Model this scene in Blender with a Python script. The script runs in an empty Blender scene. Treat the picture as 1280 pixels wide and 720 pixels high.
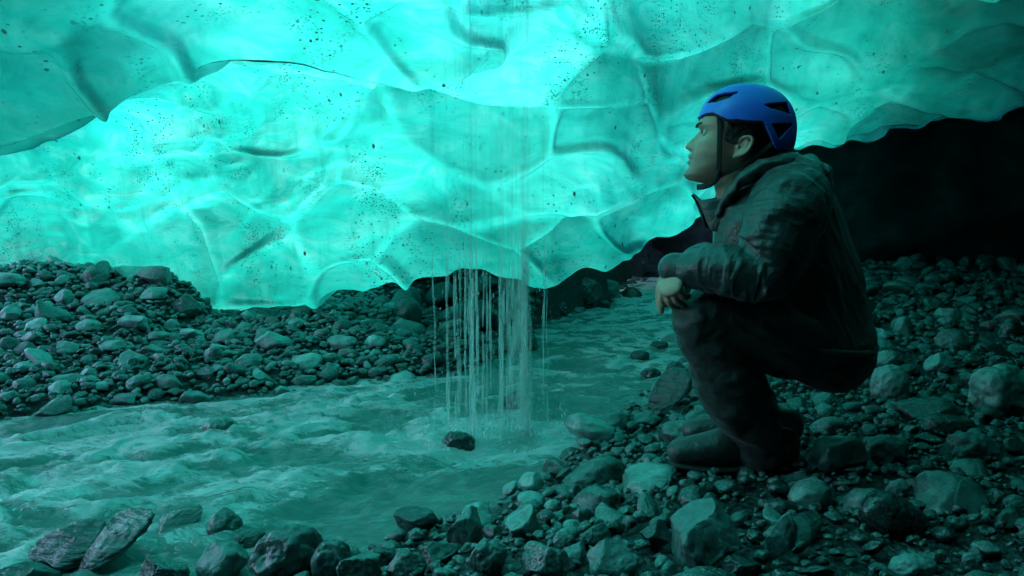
import bpy, bmesh, math, random
import numpy as np
from mathutils import Vector, Matrix

random.seed(7)
RNG = np.random.default_rng(11)
SC = bpy.context.scene
COL = SC.collection

# ------------------------------------------------------------------ camera
W, H, F = 1280.0, 720.0, 1108.0
CAM = np.array([0.0, 0.0, 0.80])
PITCH = math.atan(120.0 / F)
cam_d = bpy.data.cameras.new("camera")
cam_d.sensor_width = 36.0
cam_d.lens = 36.0 * F / W
cam_d.clip_start = 0.05
cam_d.clip_end = 500.0
cam = bpy.data.objects.new("camera", cam_d)
COL.objects.link(cam)
cam.location = CAM
cam.rotation_euler = (math.radians(90) - PITCH, 0, 0)
SC.camera = cam

# ------------------------------------------------------------------ sky, sun, exposure
SUN_EL, SUN_AZ = 47.0, 10.0            # degrees; azimuth from +Y towards +X
wd = bpy.data.worlds.new("World")
SC.world = wd
wd.use_nodes = True
wn = wd.node_tree
bg = wn.nodes["Background"]
sky = wn.nodes.new("ShaderNodeTexSky")
sky.sky_type = 'NISHITA'
sky.sun_disc = False
sky.sun_elevation = math.radians(SUN_EL)
sky.sun_rotation = math.radians(SUN_AZ)
wn.links.new(sky.outputs[0], bg.inputs[0])
bg.inputs[1].default_value = 0.15

sun_d = bpy.data.lights.new("sun", 'SUN')
sun_d.energy = 1.5
sun_d.angle = math.radians(12)
sun_d.color = (1.0, 0.96, 0.90)
sun = bpy.data.objects.new("sun", sun_d)
COL.objects.link(sun)
_e, _a = math.radians(SUN_EL), math.radians(SUN_AZ)
to_sun = Vector((math.sin(_a) * math.cos(_e), math.cos(_a) * math.cos(_e), math.sin(_e)))
sun.rotation_euler = to_sun.to_track_quat('Z', 'Y').to_euler()
sun.location = to_sun * 30

SC.view_settings.view_transform = 'Standard'
SC.view_settings.look = 'None'
SC.view_settings.gamma = 1.0
SC.view_settings.use_curve_mapping = False
SC.view_settings.exposure = 3.25

SC.render.engine = 'CYCLES'
SC.cycles.use_denoising = True
SC.cycles.max_bounces = 8
SC.cycles.diffuse_bounces = 5
SC.cycles.glossy_bounces = 3
SC.cycles.transmission_bounces = 6
SC.cycles.transparent_max_bounces = 16
SC.cycles.sample_clamp_indirect = 6.0
SC.cycles.caustics_reflective = False
SC.cycles.caustics_refractive = False

# ------------------------------------------------------------------ helpers
cP, sP = math.cos(PITCH), math.sin(PITCH)


def ray(px, py):
    """direction through a photo pixel, scaled so that its y component is 1"""
    px = np.asarray(px, float)
    py = np.asarray(py, float)
    u = (px - W / 2) / F
    v = (H / 2 - py) / F
    dy = cP + v * sP
    dz = -sP + v * cP
    return np.stack([u / dy, np.ones_like(dy), dz / dy], -1)


def P(px, py, D):
    return CAM + ray(px, py) * np.asarray(D, float)[..., None]


def hash3(ix, iy, iz, seed=0):
    n = (ix.astype(np.int64) * 73856093) ^ (iy.astype(np.int64) * 19349663) ^ (iz.astype(np.int64) * 83492791) ^ (seed * 2654435)
    n = (n ^ (n >> 13)) * 1274126177 & 0x7fffffff
    n = (n ^ (n >> 16)) * 668265263 & 0x7fffffff
    return ((n ^ (n >> 11)) & 0xffffff) / float(0xffffff)


def vnoise(p, seed=0):
    """value noise in 0..1 for an (n,3) array"""
    i = np.floor(p).astype(np.int64)
    f = p - i
    f = f * f * f * (f * (f * 6 - 15) + 10)
    out = 0
    for dx in (0, 1):
        for dy in (0, 1):
            for dz in (0, 1):
                w = (f[:, 0] if dx else 1 - f[:, 0]) * (f[:, 1] if dy else 1 - f[:, 1]) * (f[:, 2] if dz else 1 - f[:, 2])
                out = out + w * hash3(i[:, 0] + dx, i[:, 1] + dy, i[:, 2] + dz, seed)
    return out


def fbm(p, oct=4, seed=0, gain=0.5):
    a, s, t = 1.0, 0.0, 0.0
    p = np.array(p, float)
    for o in range(oct):
        s = s + a * (vnoise(p, seed + o * 17) - 0.5)
        t += a
        a *= gain
        p = p * 2.03 + 7.1
    return s / t * 2


def worley(p, seed=0, full=False):
    """F1 and F2 distances in cell units"""
    i = np.floor(p).astype(np.int64)
    f1 = np.full(len(p), 9.0)
    f2 = np.full(len(p), 9.0)
    off = np.zeros((len(p), 3))
    cid = np.zeros(len(p))
    for dx in (-1, 0, 1):
        for dy in (-1, 0, 1):
            for dz in (-1, 0, 1):
                c = i + np.array([dx, dy, dz])
                q = np.stack([hash3(c[:, 0], c[:, 1], c[:, 2], seed + k) for k in (1, 2, 3)], -1)
                d = np.linalg.norm(c + q - p, axis=1)
                m = d < f1
                f2 = np.where(m, f1, np.minimum(f2, d))
                f1 = np.where(m, d, f1)
                if full:
                    off[m] = (p - c - q)[m]
                    cid = np.where(m, hash3(c[:, 0], c[:, 1], c[:, 2], seed + 9), cid)
    if full:
        return f1, f2, off, cid
    return f1, f2


def smooth(a, b, x):
    t = np.clip((np.asarray(x, float) - a) / (b - a), 0, 1)
    return t * t * (3 - 2 * t)


def pchip(xs, ys, xq):
    """monotone cubic; ys may be (n, m)"""
    xs = np.asarray(xs, float)
    ys = np.asarray(ys, float)
    sh = ys.shape
    y = ys.reshape(len(xs), -1)
    h = np.diff(xs)[:, None]
    d = np.diff(y, axis=0) / h
    m = np.zeros_like(y)
    a, b = d[:-1], d[1:]
    same = a * b > 0
    hm = np.where(same, 2 * a * b / np.where(same, a + b, 1), 0)
    m[1:-1] = hm
    m[0], m[-1] = d[0], d[-1]
    xq = np.clip(np.asarray(xq, float), xs[0], xs[-1])
    k = np.clip(np.searchsorted(xs, xq, side='right') - 1, 0, len(xs) - 2)
    t = ((xq - xs[k]) / h[k, 0])[:, None]
    hk = h[k]
    r = ((2 * t**3 - 3 * t**2 + 1) * y[k] + (t**3 - 2 * t**2 + t) * hk * m[k]
         + (-2 * t**3 + 3 * t**2) * y[k + 1] + (t**3 - t**2) * hk * m[k + 1])
    return r.reshape((len(xq),) + sh[1:])


def mesh_np(name, v, f, smooth_shade=True):
    """mesh from numpy; f is an (n,3) or (n,4) array or a list of faces"""
    me = bpy.data.meshes.new(name)
    v = np.asarray(v, np.float32)
    if isinstance(f, np.ndarray):
        n, k = f.shape
        me.vertices.add(len(v))
        me.vertices.foreach_set("co", v.ravel())
        me.loops.add(n * k)
        me.loops.foreach_set("vertex_index", f.astype(np.int32).ravel())
        me.polygons.add(n)
        me.polygons.foreach_set("loop_start", np.arange(0, n * k, k, dtype=np.int32))
        me.polygons.foreach_set("loop_total", np.full(n, k, np.int32))
        me.update(calc_edges=True)
    else:
        me.from_pydata([tuple(x) for x in v], [], [tuple(int(q) for q in x) for x in f])
    me.validate()
    me.polygons.foreach_set("use_smooth", np.full(len(me.polygons), smooth_shade))
    me.update()
    return me


def link(name, me, mat=None, parent=None, loc=None):
    o = bpy.data.objects.new(name, me)
    COL.objects.link(o)
    if mat is not None and len(me.materials) == 0:
        me.materials.append(mat)
    if parent is not None:
        o.parent = parent
    if loc is not None:
        o.location = loc
    return o


def tag(o, label=None, cat=None, group=None, kind=None):
    if label:
        o["label"] = label
    if cat:
        o["category"] = cat
    if group:
        o["group"] = group
    if kind:
        o["kind"] = kind
    return o


def grid_faces(nu, nv, wrap_u=False):
    i = np.arange(nu if wrap_u else nu - 1)
    j = np.arange(nv - 1)
    I, J = np.meshgrid(i, j, indexing='ij')
    I2 = (I + 1) % nu
    return np.stack([I * nv + J, I2 * nv + J, I2 * nv + J + 1, I * nv + J + 1], -1).reshape(-1, 4)


def attr(me, name, data):
    a = me.attributes.new(name, 'FLOAT', 'POINT')
    a.data.foreach_set("value", np.asarray(data, np.float32))


# ---- material helper
class Nodes:
    def __init__(self, name):
        self.m = bpy.data.materials.new(name)
        self.m.use_nodes = True
        self.t = self.m.node_tree
        self.t.nodes.clear()
        self.out = self.n("ShaderNodeOutputMaterial")

    def n(self, typ, **kw):
        nd = self.t.nodes.new(typ)
        for k, v in kw.items():
            setattr(nd, k, v)
        return nd

    def set(self, nd, **kw):
        for k, v in kw.items():
            self.inp(nd.inputs[k.replace('_', ' ')], v)
        return nd

    def inp(self, sock, v):
        if isinstance(v, bpy.types.NodeSocket):
            self.t.links.new(v, sock)
        else:
            sock.default_value = v

    def coord(self, kind="Object"):
        return self.n("ShaderNodeTexCoord").outputs[kind]

    def mapping(self, vec, scale=(1, 1, 1), rot=(0, 0, 0), loc=(0, 0, 0)):
        m = self.n("ShaderNodeMapping")
        self.inp(m.inputs["Vector"], vec)
        m.inputs["Scale"].default_value = scale
        m.inputs["Rotation"].default_value = rot
        m.inputs["Location"].default_value = loc
        return m.outputs[0]

    def noise(self, vec, scale, detail=4, rough=0.5, dist=0.0):
        t = self.n("ShaderNodeTexNoise")
        self.inp(t.inputs["Vector"], vec)
        t.inputs["Scale"].default_value = scale
        t.inputs["Detail"].default_value = detail
        t.inputs["Roughness"].default_value = rough
        t.inputs["Distortion"].default_value = dist
        return t.outputs["Fac"]

    def voronoi(self, vec, scale, feature='F1', out="Distance"):
        t = self.n("ShaderNodeTexVoronoi", feature=feature)
        self.inp(t.inputs["Vector"], vec)
        t.inputs["Scale"].default_value = scale
        return t.outputs[out]

    def ramp(self, fac, stops, interp='LINEAR'):
        r = self.n("ShaderNodeValToRGB")
        r.color_ramp.interpolation = interp
        e = r.color_ramp.elements
        while len(e) < len(stops):
            e.new(0.5)
        for q, (pos, c) in zip(e, stops):
            q.position = pos
            q.color = (c, c, c, 1) if not hasattr(c, '__len__') else (*c[:3], 1)
        self.inp(r.inputs[0], fac)
        return r.outputs[0]

    def math(self, op, a, b=0.0, clamp=False):
        m = self.n("ShaderNodeMath", operation=op, use_clamp=clamp)
        self.inp(m.inputs[0], a)
        self.inp(m.inputs[1], b)
        return m.outputs[0]

    def mix(self, fac, a, b, blend='MIX'):
        m = self.n("ShaderNodeMix", data_type='RGBA', blend_type=blend)
        self.inp(m.inputs[0], fac)
        for s, v in ((m.inputs[6], a), (m.inputs[7], b)):
            if isinstance(v, tuple):
                v = (*v[:3], 1)
            self.inp(s, v)
        return m.outputs[2]

    def bump(self, h, strength=0.5, dist=0.01, normal=None):
        b = self.n("ShaderNodeBump")
        self.inp(b.inputs["Height"], h)
        b.inputs["Strength"].default_value = strength
        b.inputs["Distance"].default_value = dist
        if normal is not None:
            self.inp(b.inputs["Normal"], normal)
        return b.outputs[0]

    def principled(self, **kw):
        p = self.n("ShaderNodeBsdfPrincipled")
        for k, v in kw.items():
            if isinstance(v, tuple) and len(v) == 3:
                v = (*v, 1)
            self.inp(p.inputs[k.replace('_', ' ')], v)
        return p

    def finish(self, sh):
        self.t.links.new(sh, self.out.inputs[0])
        return self.m


# ------------------------------------------------------------------ materials
def mat_ice():
    N = Nodes("glacier_ice")
    co = N.coord()
    big = N.noise(N.mapping(co, (1.0, 1.0, 1.5)), 0.9, 4, 0.55, 0.6)
    veil = N.noise(N.mapping(co, (1.6, 1.0, 3.2), (0.2, 0.5, 0.3)), 2.4, 6, 0.62, 1.2)
    fine = N.noise(co, 26, 5, 0.6)
    tcol = N.ramp(big, [(0.30, (0.012, 0.62, 0.52)), (0.48, (0.03, 0.76, 0.66)), (0.70, (0.07, 0.86, 0.77))])
    tcol = N.mix(N.ramp(veil, [(0.48, 0.0), (0.70, 0.55)]), tcol, (0.22, 0.95, 0.89))
    tcol = N.mix(N.ramp(veil, [(0.28, 0.5), (0.44, 0.0)]), tcol, (0.004, 0.36, 0.30))
    streak = N.noise(N.mapping(co, (7.0, 3.0, 0.7), (0.0, 0.12, 0.0)), 2.2, 5, 0.65)
    tcol = N.mix(N.ramp(streak, [(0.50, 0.0), (0.72, 0.45)]), tcol, (0.006, 0.42, 0.36))
    cl = N.math('DIVIDE', N.n("ShaderNodeAttribute", attribute_name="clear").outputs["Fac"], 1.5)  # clear also carries painted shade and the brightened unseen ice
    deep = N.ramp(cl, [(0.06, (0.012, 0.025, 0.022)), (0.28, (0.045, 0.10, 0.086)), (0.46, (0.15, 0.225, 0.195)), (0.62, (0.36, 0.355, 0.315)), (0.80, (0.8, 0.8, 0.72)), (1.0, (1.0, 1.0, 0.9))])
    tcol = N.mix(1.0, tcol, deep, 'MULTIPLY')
    # silt: specks in loose swarms
    swarm = N.ramp(N.noise(N.mapping(co, (1.6, 1.0, 0.55), (0.0, 0.5, 0.0)), 1.9, 3, 0.6, 0.4), [(0.47, 0.0), (0.58, 1.0)])
    clump = N.ramp(N.noise(co, 7, 4, 0.6), [(0.45, 0.0), (0.62, 1.0)])
    sp1 = N.ramp(N.voronoi(N.mapping(co, (1, 1, 1.4), (0.3, 0.7, 0.1)), 34), [(0.13, 1.0), (0.22, 0.0)])
    sp2 = N.ramp(N.voronoi(N.mapping(co, (1, 1, 1.3)), 80), [(0.24, 0.95), (0.42, 0.0)])
    sp3 = N.ramp(N.voronoi(N.mapping(co, (1.4, 1, 0.8), (0.3, 0.2, 0.6)), 11), [(0.08, 1.0), (0.13, 0.0)])
    lone = N.ramp(N.noise(co, 3.3, 2), [(0.52, 0.0), (0.58, 1.0)])
    speck = N.math('MAXIMUM', N.math('MULTIPLY', sp1, N.math('MAXIMUM', N.math('MULTIPLY', clump, lone), swarm)), N.math('MULTIPLY', sp2, N.math('MULTIPLY', swarm, clump)))
    speck = N.math('MAXIMUM', speck, N.math('MULTIPLY', sp3, lone))
    tcol = N.mix(speck, tcol, (0.002, 0.012, 0.011))
    h = N.math('ADD', N.math('MULTIPLY', veil, 0.7), N.math('MULTIPLY', fine, 0.12))
    nrm = N.bump(h, 0.25, 0.05)
    tr = N.n("ShaderNodeBsdfTranslucent")
    N.inp(tr.inputs[0], tcol)
    N.inp(tr.inputs[1], nrm)
    df = N.n("ShaderNodeBsdfDiffuse")
    N.inp(df.inputs[0], N.mix(0.5, tcol, (0.03, 0.40, 0.35)))
    N.inp(df.inputs[2], nrm)
    mx = N.n("ShaderNodeMixShader")
    mx.inputs[0].default_value = 0.26
    N.t.links.new(tr.outputs[0], mx.inputs[1])
    N.t.links.new(df.outputs[0], mx.inputs[2])
    gl = N.n("ShaderNodeBsdfGlossy")
    gl.inputs["Roughness"].default_value = 0.16
    gl.inputs["Color"].default_value = (0.8, 1, 0.98, 1)
    N.inp(gl.inputs["Normal"], nrm)
    fr = N.n("ShaderNodeFresnel")
    fr.inputs[0].default_value = 1.31
    N.inp(fr.inputs[1], nrm)
    m2 = N.n("ShaderNodeMixShader")
    N.inp(m2.inputs[0], N.math('MULTIPLY', fr.outputs[0], 0.8))
    N.t.links.new(mx.outputs[0], m2.inputs[1])
    N.t.links.new(gl.outputs[0], m2.inputs[2])
    return N.finish(m2.outputs[0])


def mat_stone(name, dark, mid, light, rough=(0.28, 0.62), use_attr=False, layered=False, bump=0.5):
    # teal cast of the cave light put into the stone colours
    dark, mid, light = [(c[0] * 0.62, c[1], c[2] * 0.96) for c in (dark, mid, light)]
    N = Nodes(name)
    co = N.coord()
    if use_attr:
        a = N.n("ShaderNodeAttribute", attribute_name="tone")
        rnd = a.outputs["Fac"]
        co = N.n("ShaderNodeNewGeometry").outputs["Position"]
    else:
        rnd = N.n("ShaderNodeObjectInfo").outputs["Random"]
        v = N.n("ShaderNodeVectorMath", operation='ADD')
        N.inp(v.inputs[0], N.n("ShaderNodeNewGeometry").outputs["Position"])
        v.inputs[1].default_value = (3.1, 2.2, 5.3)
        co2 = v.outputs[0]
        co = co2
    patch = N.noise(co, 14, 6, 0.62, 0.4)
    grain = N.noise(co, 150, 3, 0.7)
    spk = N.voronoi(co, 230)
    base = N.ramp(rnd, [(0.0, dark), (0.55, mid), (1.0, light)])
    base = N.mix(N.ramp(patch, [(0.35, 0.65), (0.6, 0.0)]), base, tuple(c * 0.45 for c in dark))
    base = N.mix(N.ramp(grain, [(0.50, 0.0), (0.72, 0.32)]), base, tuple(min(1, c * 1.5) for c in light))
    base = N.mix(N.ramp(spk, [(0.10, 0.7), (0.26, 0.0)]), base, tuple(c * 0.25 for c in dark))
    vein = N.ramp(N.voronoi(N.mapping(co, (1, 1.4, 0.6), (0.5, 0.3, 0.9)), 5.5, 'DISTANCE_TO_EDGE'), [(0.0, 0.5), (0.018, 0.0)])
    base = N.mix(N.math('MULTIPLY', vein, N.ramp(rnd, [(0.55, 0.0), (0.7, 1.0)])), base, (0.28, 0.42, 0.4))
    h = N.math('ADD', N.math('MULTIPLY', patch, 1.0), N.math('MULTIPLY', grain, 0.22))
    if layered:
        lay = N.noise(N.mapping(N.coord(), (1.0, 6.0, 30.0)), 2.2, 5, 0.6)
        h = N.math('ADD', N.math('MULTIPLY', lay, 1.6), N.math('MULTIPLY', grain, 0.2))
        base = N.mix(N.ramp(lay, [(0.40, 0.6), (0.55, 0.0)]), base, tuple(c * 0.4 for c in dark))
    nrm = N.bump(h, bump, 0.012)
    r = N.ramp(N.noise(co, 7, 4, 0.6), [(0.35, rough[0]), (0.65, rough[1])])
    p = N.principled(Base_Color=base, Roughness=r, Normal=nrm, IOR=1.5)
    return N.finish(p.outputs[0])


M = {}
M['ice'] = mat_ice()
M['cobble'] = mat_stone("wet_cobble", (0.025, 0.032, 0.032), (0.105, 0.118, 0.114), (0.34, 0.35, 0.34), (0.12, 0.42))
M['cobble_lit'] = mat_stone("lit_side_cobble", (0.09, 0.10, 0.10), (0.30, 0.32, 0.31), (0.60, 0.61, 0.60), (0.25, 0.6))  # lit copy of the cobble: brighter light put into the colour
M['cobble_shaded'] = mat_stone("shaded_side_cobble", (0.011, 0.014, 0.014), (0.048, 0.056, 0.054), (0.22, 0.23, 0.225), (0.10, 0.36))  # shaded copy of the cobble: shade put into the colour
M['gravel'] = mat_stone("wet_gravel", (0.012, 0.015, 0.015), (0.15, 0.165, 0.16), (0.60, 0.61, 0.60), (0.22, 0.5), use_attr=True)
M['granite'] = mat_stone("speckled_granite", (0.11, 0.125, 0.125), (0.18, 0.20, 0.20), (0.28, 0.29, 0.29), (0.3, 0.6))
M['dark_rock'] = mat_stone("dark_wet_rock", (0.035, 0.045, 0.045), (0.06, 0.07, 0.07), (0.10, 0.11, 0.11), (0.12, 0.4))
M['slate'] = mat_stone("wet_slate", (0.05, 0.06, 0.06), (0.09, 0.10, 0.10), (0.15, 0.16, 0.16), (0.12, 0.38), layered=True, bump=0.8)
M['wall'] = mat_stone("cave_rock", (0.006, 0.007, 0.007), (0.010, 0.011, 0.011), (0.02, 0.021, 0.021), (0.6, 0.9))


def mat_ground():
    N = Nodes("silt_and_grit")
    co = N.n("ShaderNodeNewGeometry").outputs["Position"]
    c = N.ramp(N.noise(co, 30, 6, 0.7), [(0.3, (0.012, 0.014, 0.014)), (0.55, (0.035, 0.04, 0.04)), (0.8, (0.09, 0.095, 0.09))])
    cell = N.voronoi(co, 55)
    h = N.math('ADD', N.math('MULTIPLY', N.ramp(cell, [(0.0, 1.0), (0.7, 0.0)]), 0.8), N.noise(co, 120, 3))
    p = N.principled(Base_Color=c, Roughness=0.5, Normal=N.bump(h, 0.8, 0.02))
    return N.finish(p.outputs[0])


M['ground'] = mat_ground()


def mat_water():
    N = Nodes("milky_meltwater")
    co = N.coord()
    foam_glint_a = N.n("ShaderNodeAttribute", attribute_name="foam_glint").outputs["Fac"]
    warp = N.n("ShaderNodeTexNoise")
    N.inp(warp.inputs["Vector"], co)
    warp.inputs["Scale"].default_value = 6
    warp.inputs["Detail"].default_value = 3
    vm = N.n("ShaderNodeVectorMath", operation='MULTIPLY_ADD')
    N.inp(vm.inputs[0], warp.outputs["Color"])
    vm.inputs[1].default_value = (0.12, 0.12, 0.12)
    N.inp(vm.inputs[2], co)
    wv = vm.outputs[0]
    s1 = N.noise(N.mapping(wv, (1.0, 3.0, 1.0), (0, 0, 0.15)), 11, 9, 0.74, 0.5)
    s2 = N.noise(N.mapping(wv, (1.0, 2.6, 1.0), (0, 0, 0.15)), 42, 6, 0.72)
    f = N.math('ADD', N.math('MULTIPLY', s1, 0.70), N.math('MULTIPLY', s2, 0.42))
    f = N.math('ADD', f, N.math('MULTIPLY', N.math('SUBTRACT', foam_glint_a, 0.5), 0.62))
    foam_glint = N.ramp(f, [(0.525, 0.0), (0.58, 0.45), (0.65, 1.0)])
    col = N.mix(N.noise(co, 3, 3), (0.12, 0.34, 0.305), (0.23, 0.50, 0.455))
    col = N.mix(foam_glint, col, (0.93, 0.96, 0.95))
    h = N.math('ADD', s1, N.math('MULTIPLY', s2, 0.5))
    h = N.math('ADD', h, N.math('MULTIPLY', N.noise(N.mapping(wv, (1, 2, 1)), 90, 3), 0.18))
    nrm = N.bump(h, 1.0, 0.045)
    r = N.math('ADD', N.math('MULTIPLY', foam_glint, 0.45), 0.07)
    p = N.principled(Base_Color=col, Roughness=r, Normal=nrm, IOR=1.33)
    return N.finish(p.outputs[0])


M['water'] = mat_water()


def mat_fall():
    N = Nodes("falling_water")
    tr = N.n("ShaderNodeBsdfTransparent")
    tl = N.n("ShaderNodeBsdfTranslucent")
    tl.inputs[0].default_value = (0.85, 0.97, 0.96, 1)
    df = N.n("ShaderNodeBsdfDiffuse")
    df.inputs[0].default_value = (0.85, 0.95, 0.94, 1)
    gl = N.n("ShaderNodeBsdfGlossy")
    gl.inputs["Roughness"].default_value = 0.1
    a = N.n("ShaderNodeMixShader")
    a.inputs[0].default_value = 0.5
    N.t.links.new(tl.outputs[0], a.inputs[1])
    N.t.links.new(df.outputs[0], a.inputs[2])
    b = N.n("ShaderNodeMixShader")
    b.inputs[0].default_value = 0.2
    N.t.links.new(a.outputs[0], b.inputs[1])
    N.t.links.new(gl.outputs[0], b.inputs[2])
    c = N.n("ShaderNodeMixShader")
    br = N.noise(N.mapping(N.coord(), (40, 40, 9)), 1.0, 4, 0.6)
    # the threads leave the ice clear and unbroken and turn white as they break up
    sx_ = N.n("ShaderNodeSeparateXYZ")
    N.inp(sx_.inputs[0], N.coord())
    N.inp(c.inputs[0], N.math('MULTIPLY', N.ramp(br, [(0.36, 0.05), (0.72, 0.62)]), N.ramp(sx_.outputs[2], [(0.42, 1.0), (0.72, 0.10)])))
    N.t.links.new(tr.outputs[0], c.inputs[1])
    N.t.links.new(b.outputs[0], c.inputs[2])
    return N.finish(c.outputs[0])


M['fall'] = mat_fall()


def mat_cloth(name, c1, c2, rough=0.62, weave=600):
    N = Nodes(name)
    co = N.coord()
    n1 = N.noise(co, 9, 5, 0.6)
    n2 = N.noise(co, weave, 2)
    cr = N.noise(N.mapping(co, (1, 1, 1)), 26, 5, 0.65, 0.8)
    col = N.mix(n1, c1, c2)
    h = N.math('ADD', N.math('MULTIPLY', cr, 1.0), N.math('MULTIPLY', n2, 0.06))
    p = N.principled(Base_Color=col, Roughness=rough, Normal=N.bump(h, 0.5, 0.012))
    p.inputs["Sheen Weight"].default_value = 0.15
    return N.finish(p.outputs[0])


M['jacket'] = mat_cloth("jacket_shell", (0.008, 0.015, 0.016), (0.017, 0.029, 0.030), 0.36)
M['trousers'] = mat_cloth("dark_trousers", (0.010, 0.013, 0.013), (0.018, 0.022, 0.022), 0.6)
M['boot'] = mat_cloth("boot_leather", (0.012, 0.013, 0.013), (0.03, 0.03, 0.03), 0.4)


def mat_skin():
    N = Nodes("skin")
    co = N.coord()
    c = N.mix(N.noise(co, 60, 5, 0.6), (0.40, 0.24, 0.18), (0.54, 0.35, 0.27))
    c = N.mix(N.ramp(N.noise(co, 22, 4, 0.6), [(0.45, 0.0), (0.7, 0.45)]), c, (0.46, 0.22, 0.17))
    stb = N.math('MULTIPLY', N.n("ShaderNodeAttribute", attribute_name="stubble").outputs["Fac"], N.ramp(N.voronoi(co, 900), [(0.2, 0.85), (0.6, 0.35)]))
    c = N.mix(stb, c, (0.10, 0.075, 0.06))
    h = N.math('ADD', N.noise(co, 420, 3), N.math('MULTIPLY', N.noise(co, 90, 4), 0.6))
    p = N.principled(Base_Color=c, Roughness=0.48, Normal=N.bump(h, 0.35, 0.003))
    p.inputs["Subsurface Weight"].default_value = 0.12
    p.inputs["Subsurface Radius"].default_value = (0.012, 0.005, 0.003)
    p.inputs["Subsurface Scale"].default_value = 0.4
    return N.finish(p.outputs[0])


def mat_plain(name, c, rough=0.4, coat=0.0, bumpy=0.0, scale=300):
    N = Nodes(name)
    co = N.coord()
    n = N.noise(co, 25, 4)
    col = N.mix(n, tuple(x * 0.8 for x in c), c)
    kw = dict(Base_Color=col, Roughness=N.ramp(N.noise(co, 40, 4), [(0.3, max(0.03, rough - 0.08)), (0.7, rough + 0.1)]))
    if bumpy:
        kw['Normal'] = N.bump(N.noise(co, scale, 3), bumpy, 0.004)
    p = N.principled(**kw)
    p.inputs["Coat Weight"].default_value = coat
    return N.finish(p.outputs[0])


M['skin'] = mat_skin()
M['lip'] = mat_plain("lips", (0.42, 0.18, 0.15), 0.4)
M['eye'] = mat_plain("eye_white", (0.45, 0.43, 0.41), 0.2)
M['iris'] = mat_plain("iris", (0.03, 0.025, 0.02), 0.1)
M['hair'] = mat_plain("dark_hair", (0.012, 0.010, 0.009), 0.55, 0, 0.9, 500)
M['helmet'] = mat_plain("blue_helmet_shell", (0.045, 0.15, 0.80), 0.40, 0.15, 0.15, 60)
M['black'] = mat_plain("black_foam", (0.008, 0.008, 0.009), 0.7)
M['strap'] = mat_plain("black_webbing", (0.008, 0.009, 0.009), 0.6, 0, 0.6, 900)
M['nail'] = mat_plain("nail", (0.6, 0.42, 0.36), 0.3)

# ------------------------------------------------------------------ terrain
far_px = [(-260, 560), (0, 525), (150, 503), (300, 492), (430, 474), (560, 468), (610, 450), (640, 432), (672, 405), (705, 393), (755, 380), (772, 360), (786, 350)]
near_px = [(-400, 900), (120, 860), (330, 745), (430, 706), (520, 676), (620, 640), (690, 600), (740, 555), (800, 508), (850, 468), (868, 440), (885, 400), (892, 372), (885, 352)]


def ground_xy(px, py, z=0.0):
    r = ray(px, py)
    t = (z - CAM[2]) / r[..., 2]
    return (CAM + r * t[..., None])[..., :2]


FARL = np.array([ground_xy(np.float64(a), np.float64(b)) for a, b in far_px])
NEARL = np.array([ground_xy(np.float64(a), np.float64(b)) for a, b in near_px])
POLY = np.vstack([FARL, [[1.35, 8.6], [2.0, 8.6]], NEARL[::-1], [[-4.5, -1.5], [-6.5, 1.0]]])


def seg_dist(p, line):
    d = np.full(len(p), 1e9)
    for a, b in zip(line[:-1], line[1:]):
        ab = b - a
        t = np.clip(((p - a) @ ab) / (ab @ ab + 1e-12), 0, 1)
        q = a + t[:, None] * ab
        d = np.minimum(d, np.linalg.norm(p - q, axis=1))
    return d


def inside(p, poly):
    x, y = p[:, 0], p[:, 1]
    c = np.zeros(len(p), bool)
    j = len(poly) - 1
    for i in range(len(poly)):
        xi, yi = poly[i]
        xj, yj = poly[j]
        m = ((yi > y) != (yj > y)) & (x < (xj - xi) * (y - yi) / (yj - yi + 1e-12) + xi)
        c ^= m
        j = i
    return c


def terrain(p):
    """ground height for an (n,2) array"""
    p = np.asarray(p, float)
    x, y = p[:, 0], p[:, 1]
    ins = inside(p, POLY)
    dpoly = seg_dist(p, np.vstack([POLY, POLY[:1]]))
    df = seg_dist(p, FARL)
    dn = seg_dist(p, NEARL)
    farside = (df < dn) & ~ins
    p3 = np.stack([x, y, np.zeros_like(x)], -1)
    n = fbm(p3 * 1.1, 4, 3) * 0.07 + fbm(p3 * 4.0, 3, 9) * 0.02
    bed = -np.minimum(dpoly, 0.40) * 0.55 - 0.012 + n * 0.3 * smooth(0, 0.2, dpoly)
    # bank beyond the stream: a cobble bar rising towards the left, low under the ice lip
    rise_l = 0.29 * smooth(0.0, 1.7, dpoly) + 0.03 * smooth(0.0, 0.15, dpoly)
    left = smooth(-1.30, -2.0, x)
    low = 0.03 * smooth(0.0, 0.15, dpoly) + 0.09 * smooth(0.0, 1.2, dpoly)
    zf = rise_l * left + low * (1 - left)
    mound = 0.10 * np.exp(-(((x + 2.55) / 0.38) ** 2 + ((y - 4.75) / 0.5) ** 2)) + 0.07 * np.exp(-(((x + 1.83) / 0.17) ** 2 + ((y - 4.55) / 0.4) ** 2))
    zf = zf + mound
    zf = zf + 1.1 * smooth(5.0, 7.0, y) * smooth(0.9, 0.2, x) + 0.75 * smooth(5.6, 7.4, y - 0.2 * x) * smooth(0.1, 0.7, x)
    zf = zf + n * smooth(0.0, 0.3, dpoly)
    # the near bank the man squats on
    zn = 0.02 + 0.12 * smooth(0.0, 0.55, dpoly) + 0.08 * smooth(2.8, 6.0, y) + 0.10 * smooth(5.6, 8.0, y) * smooth(2.4, 3.0, x) + n * 0.9 * smooth(0.0, 0.3, dpoly)
    z = np.where(ins, bed, np.where(farside, zf, zn))
    # everything away from the hollow climbs into the hillside the ice lies in
    r = np.hypot(x - 0.3, y - 2.5)
    z = z + 0.9 * smooth(7.5, 13.0, r)
    return z


def tz(x, y):
    return float(terrain(np.array([[x, y]]))[0])


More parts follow.
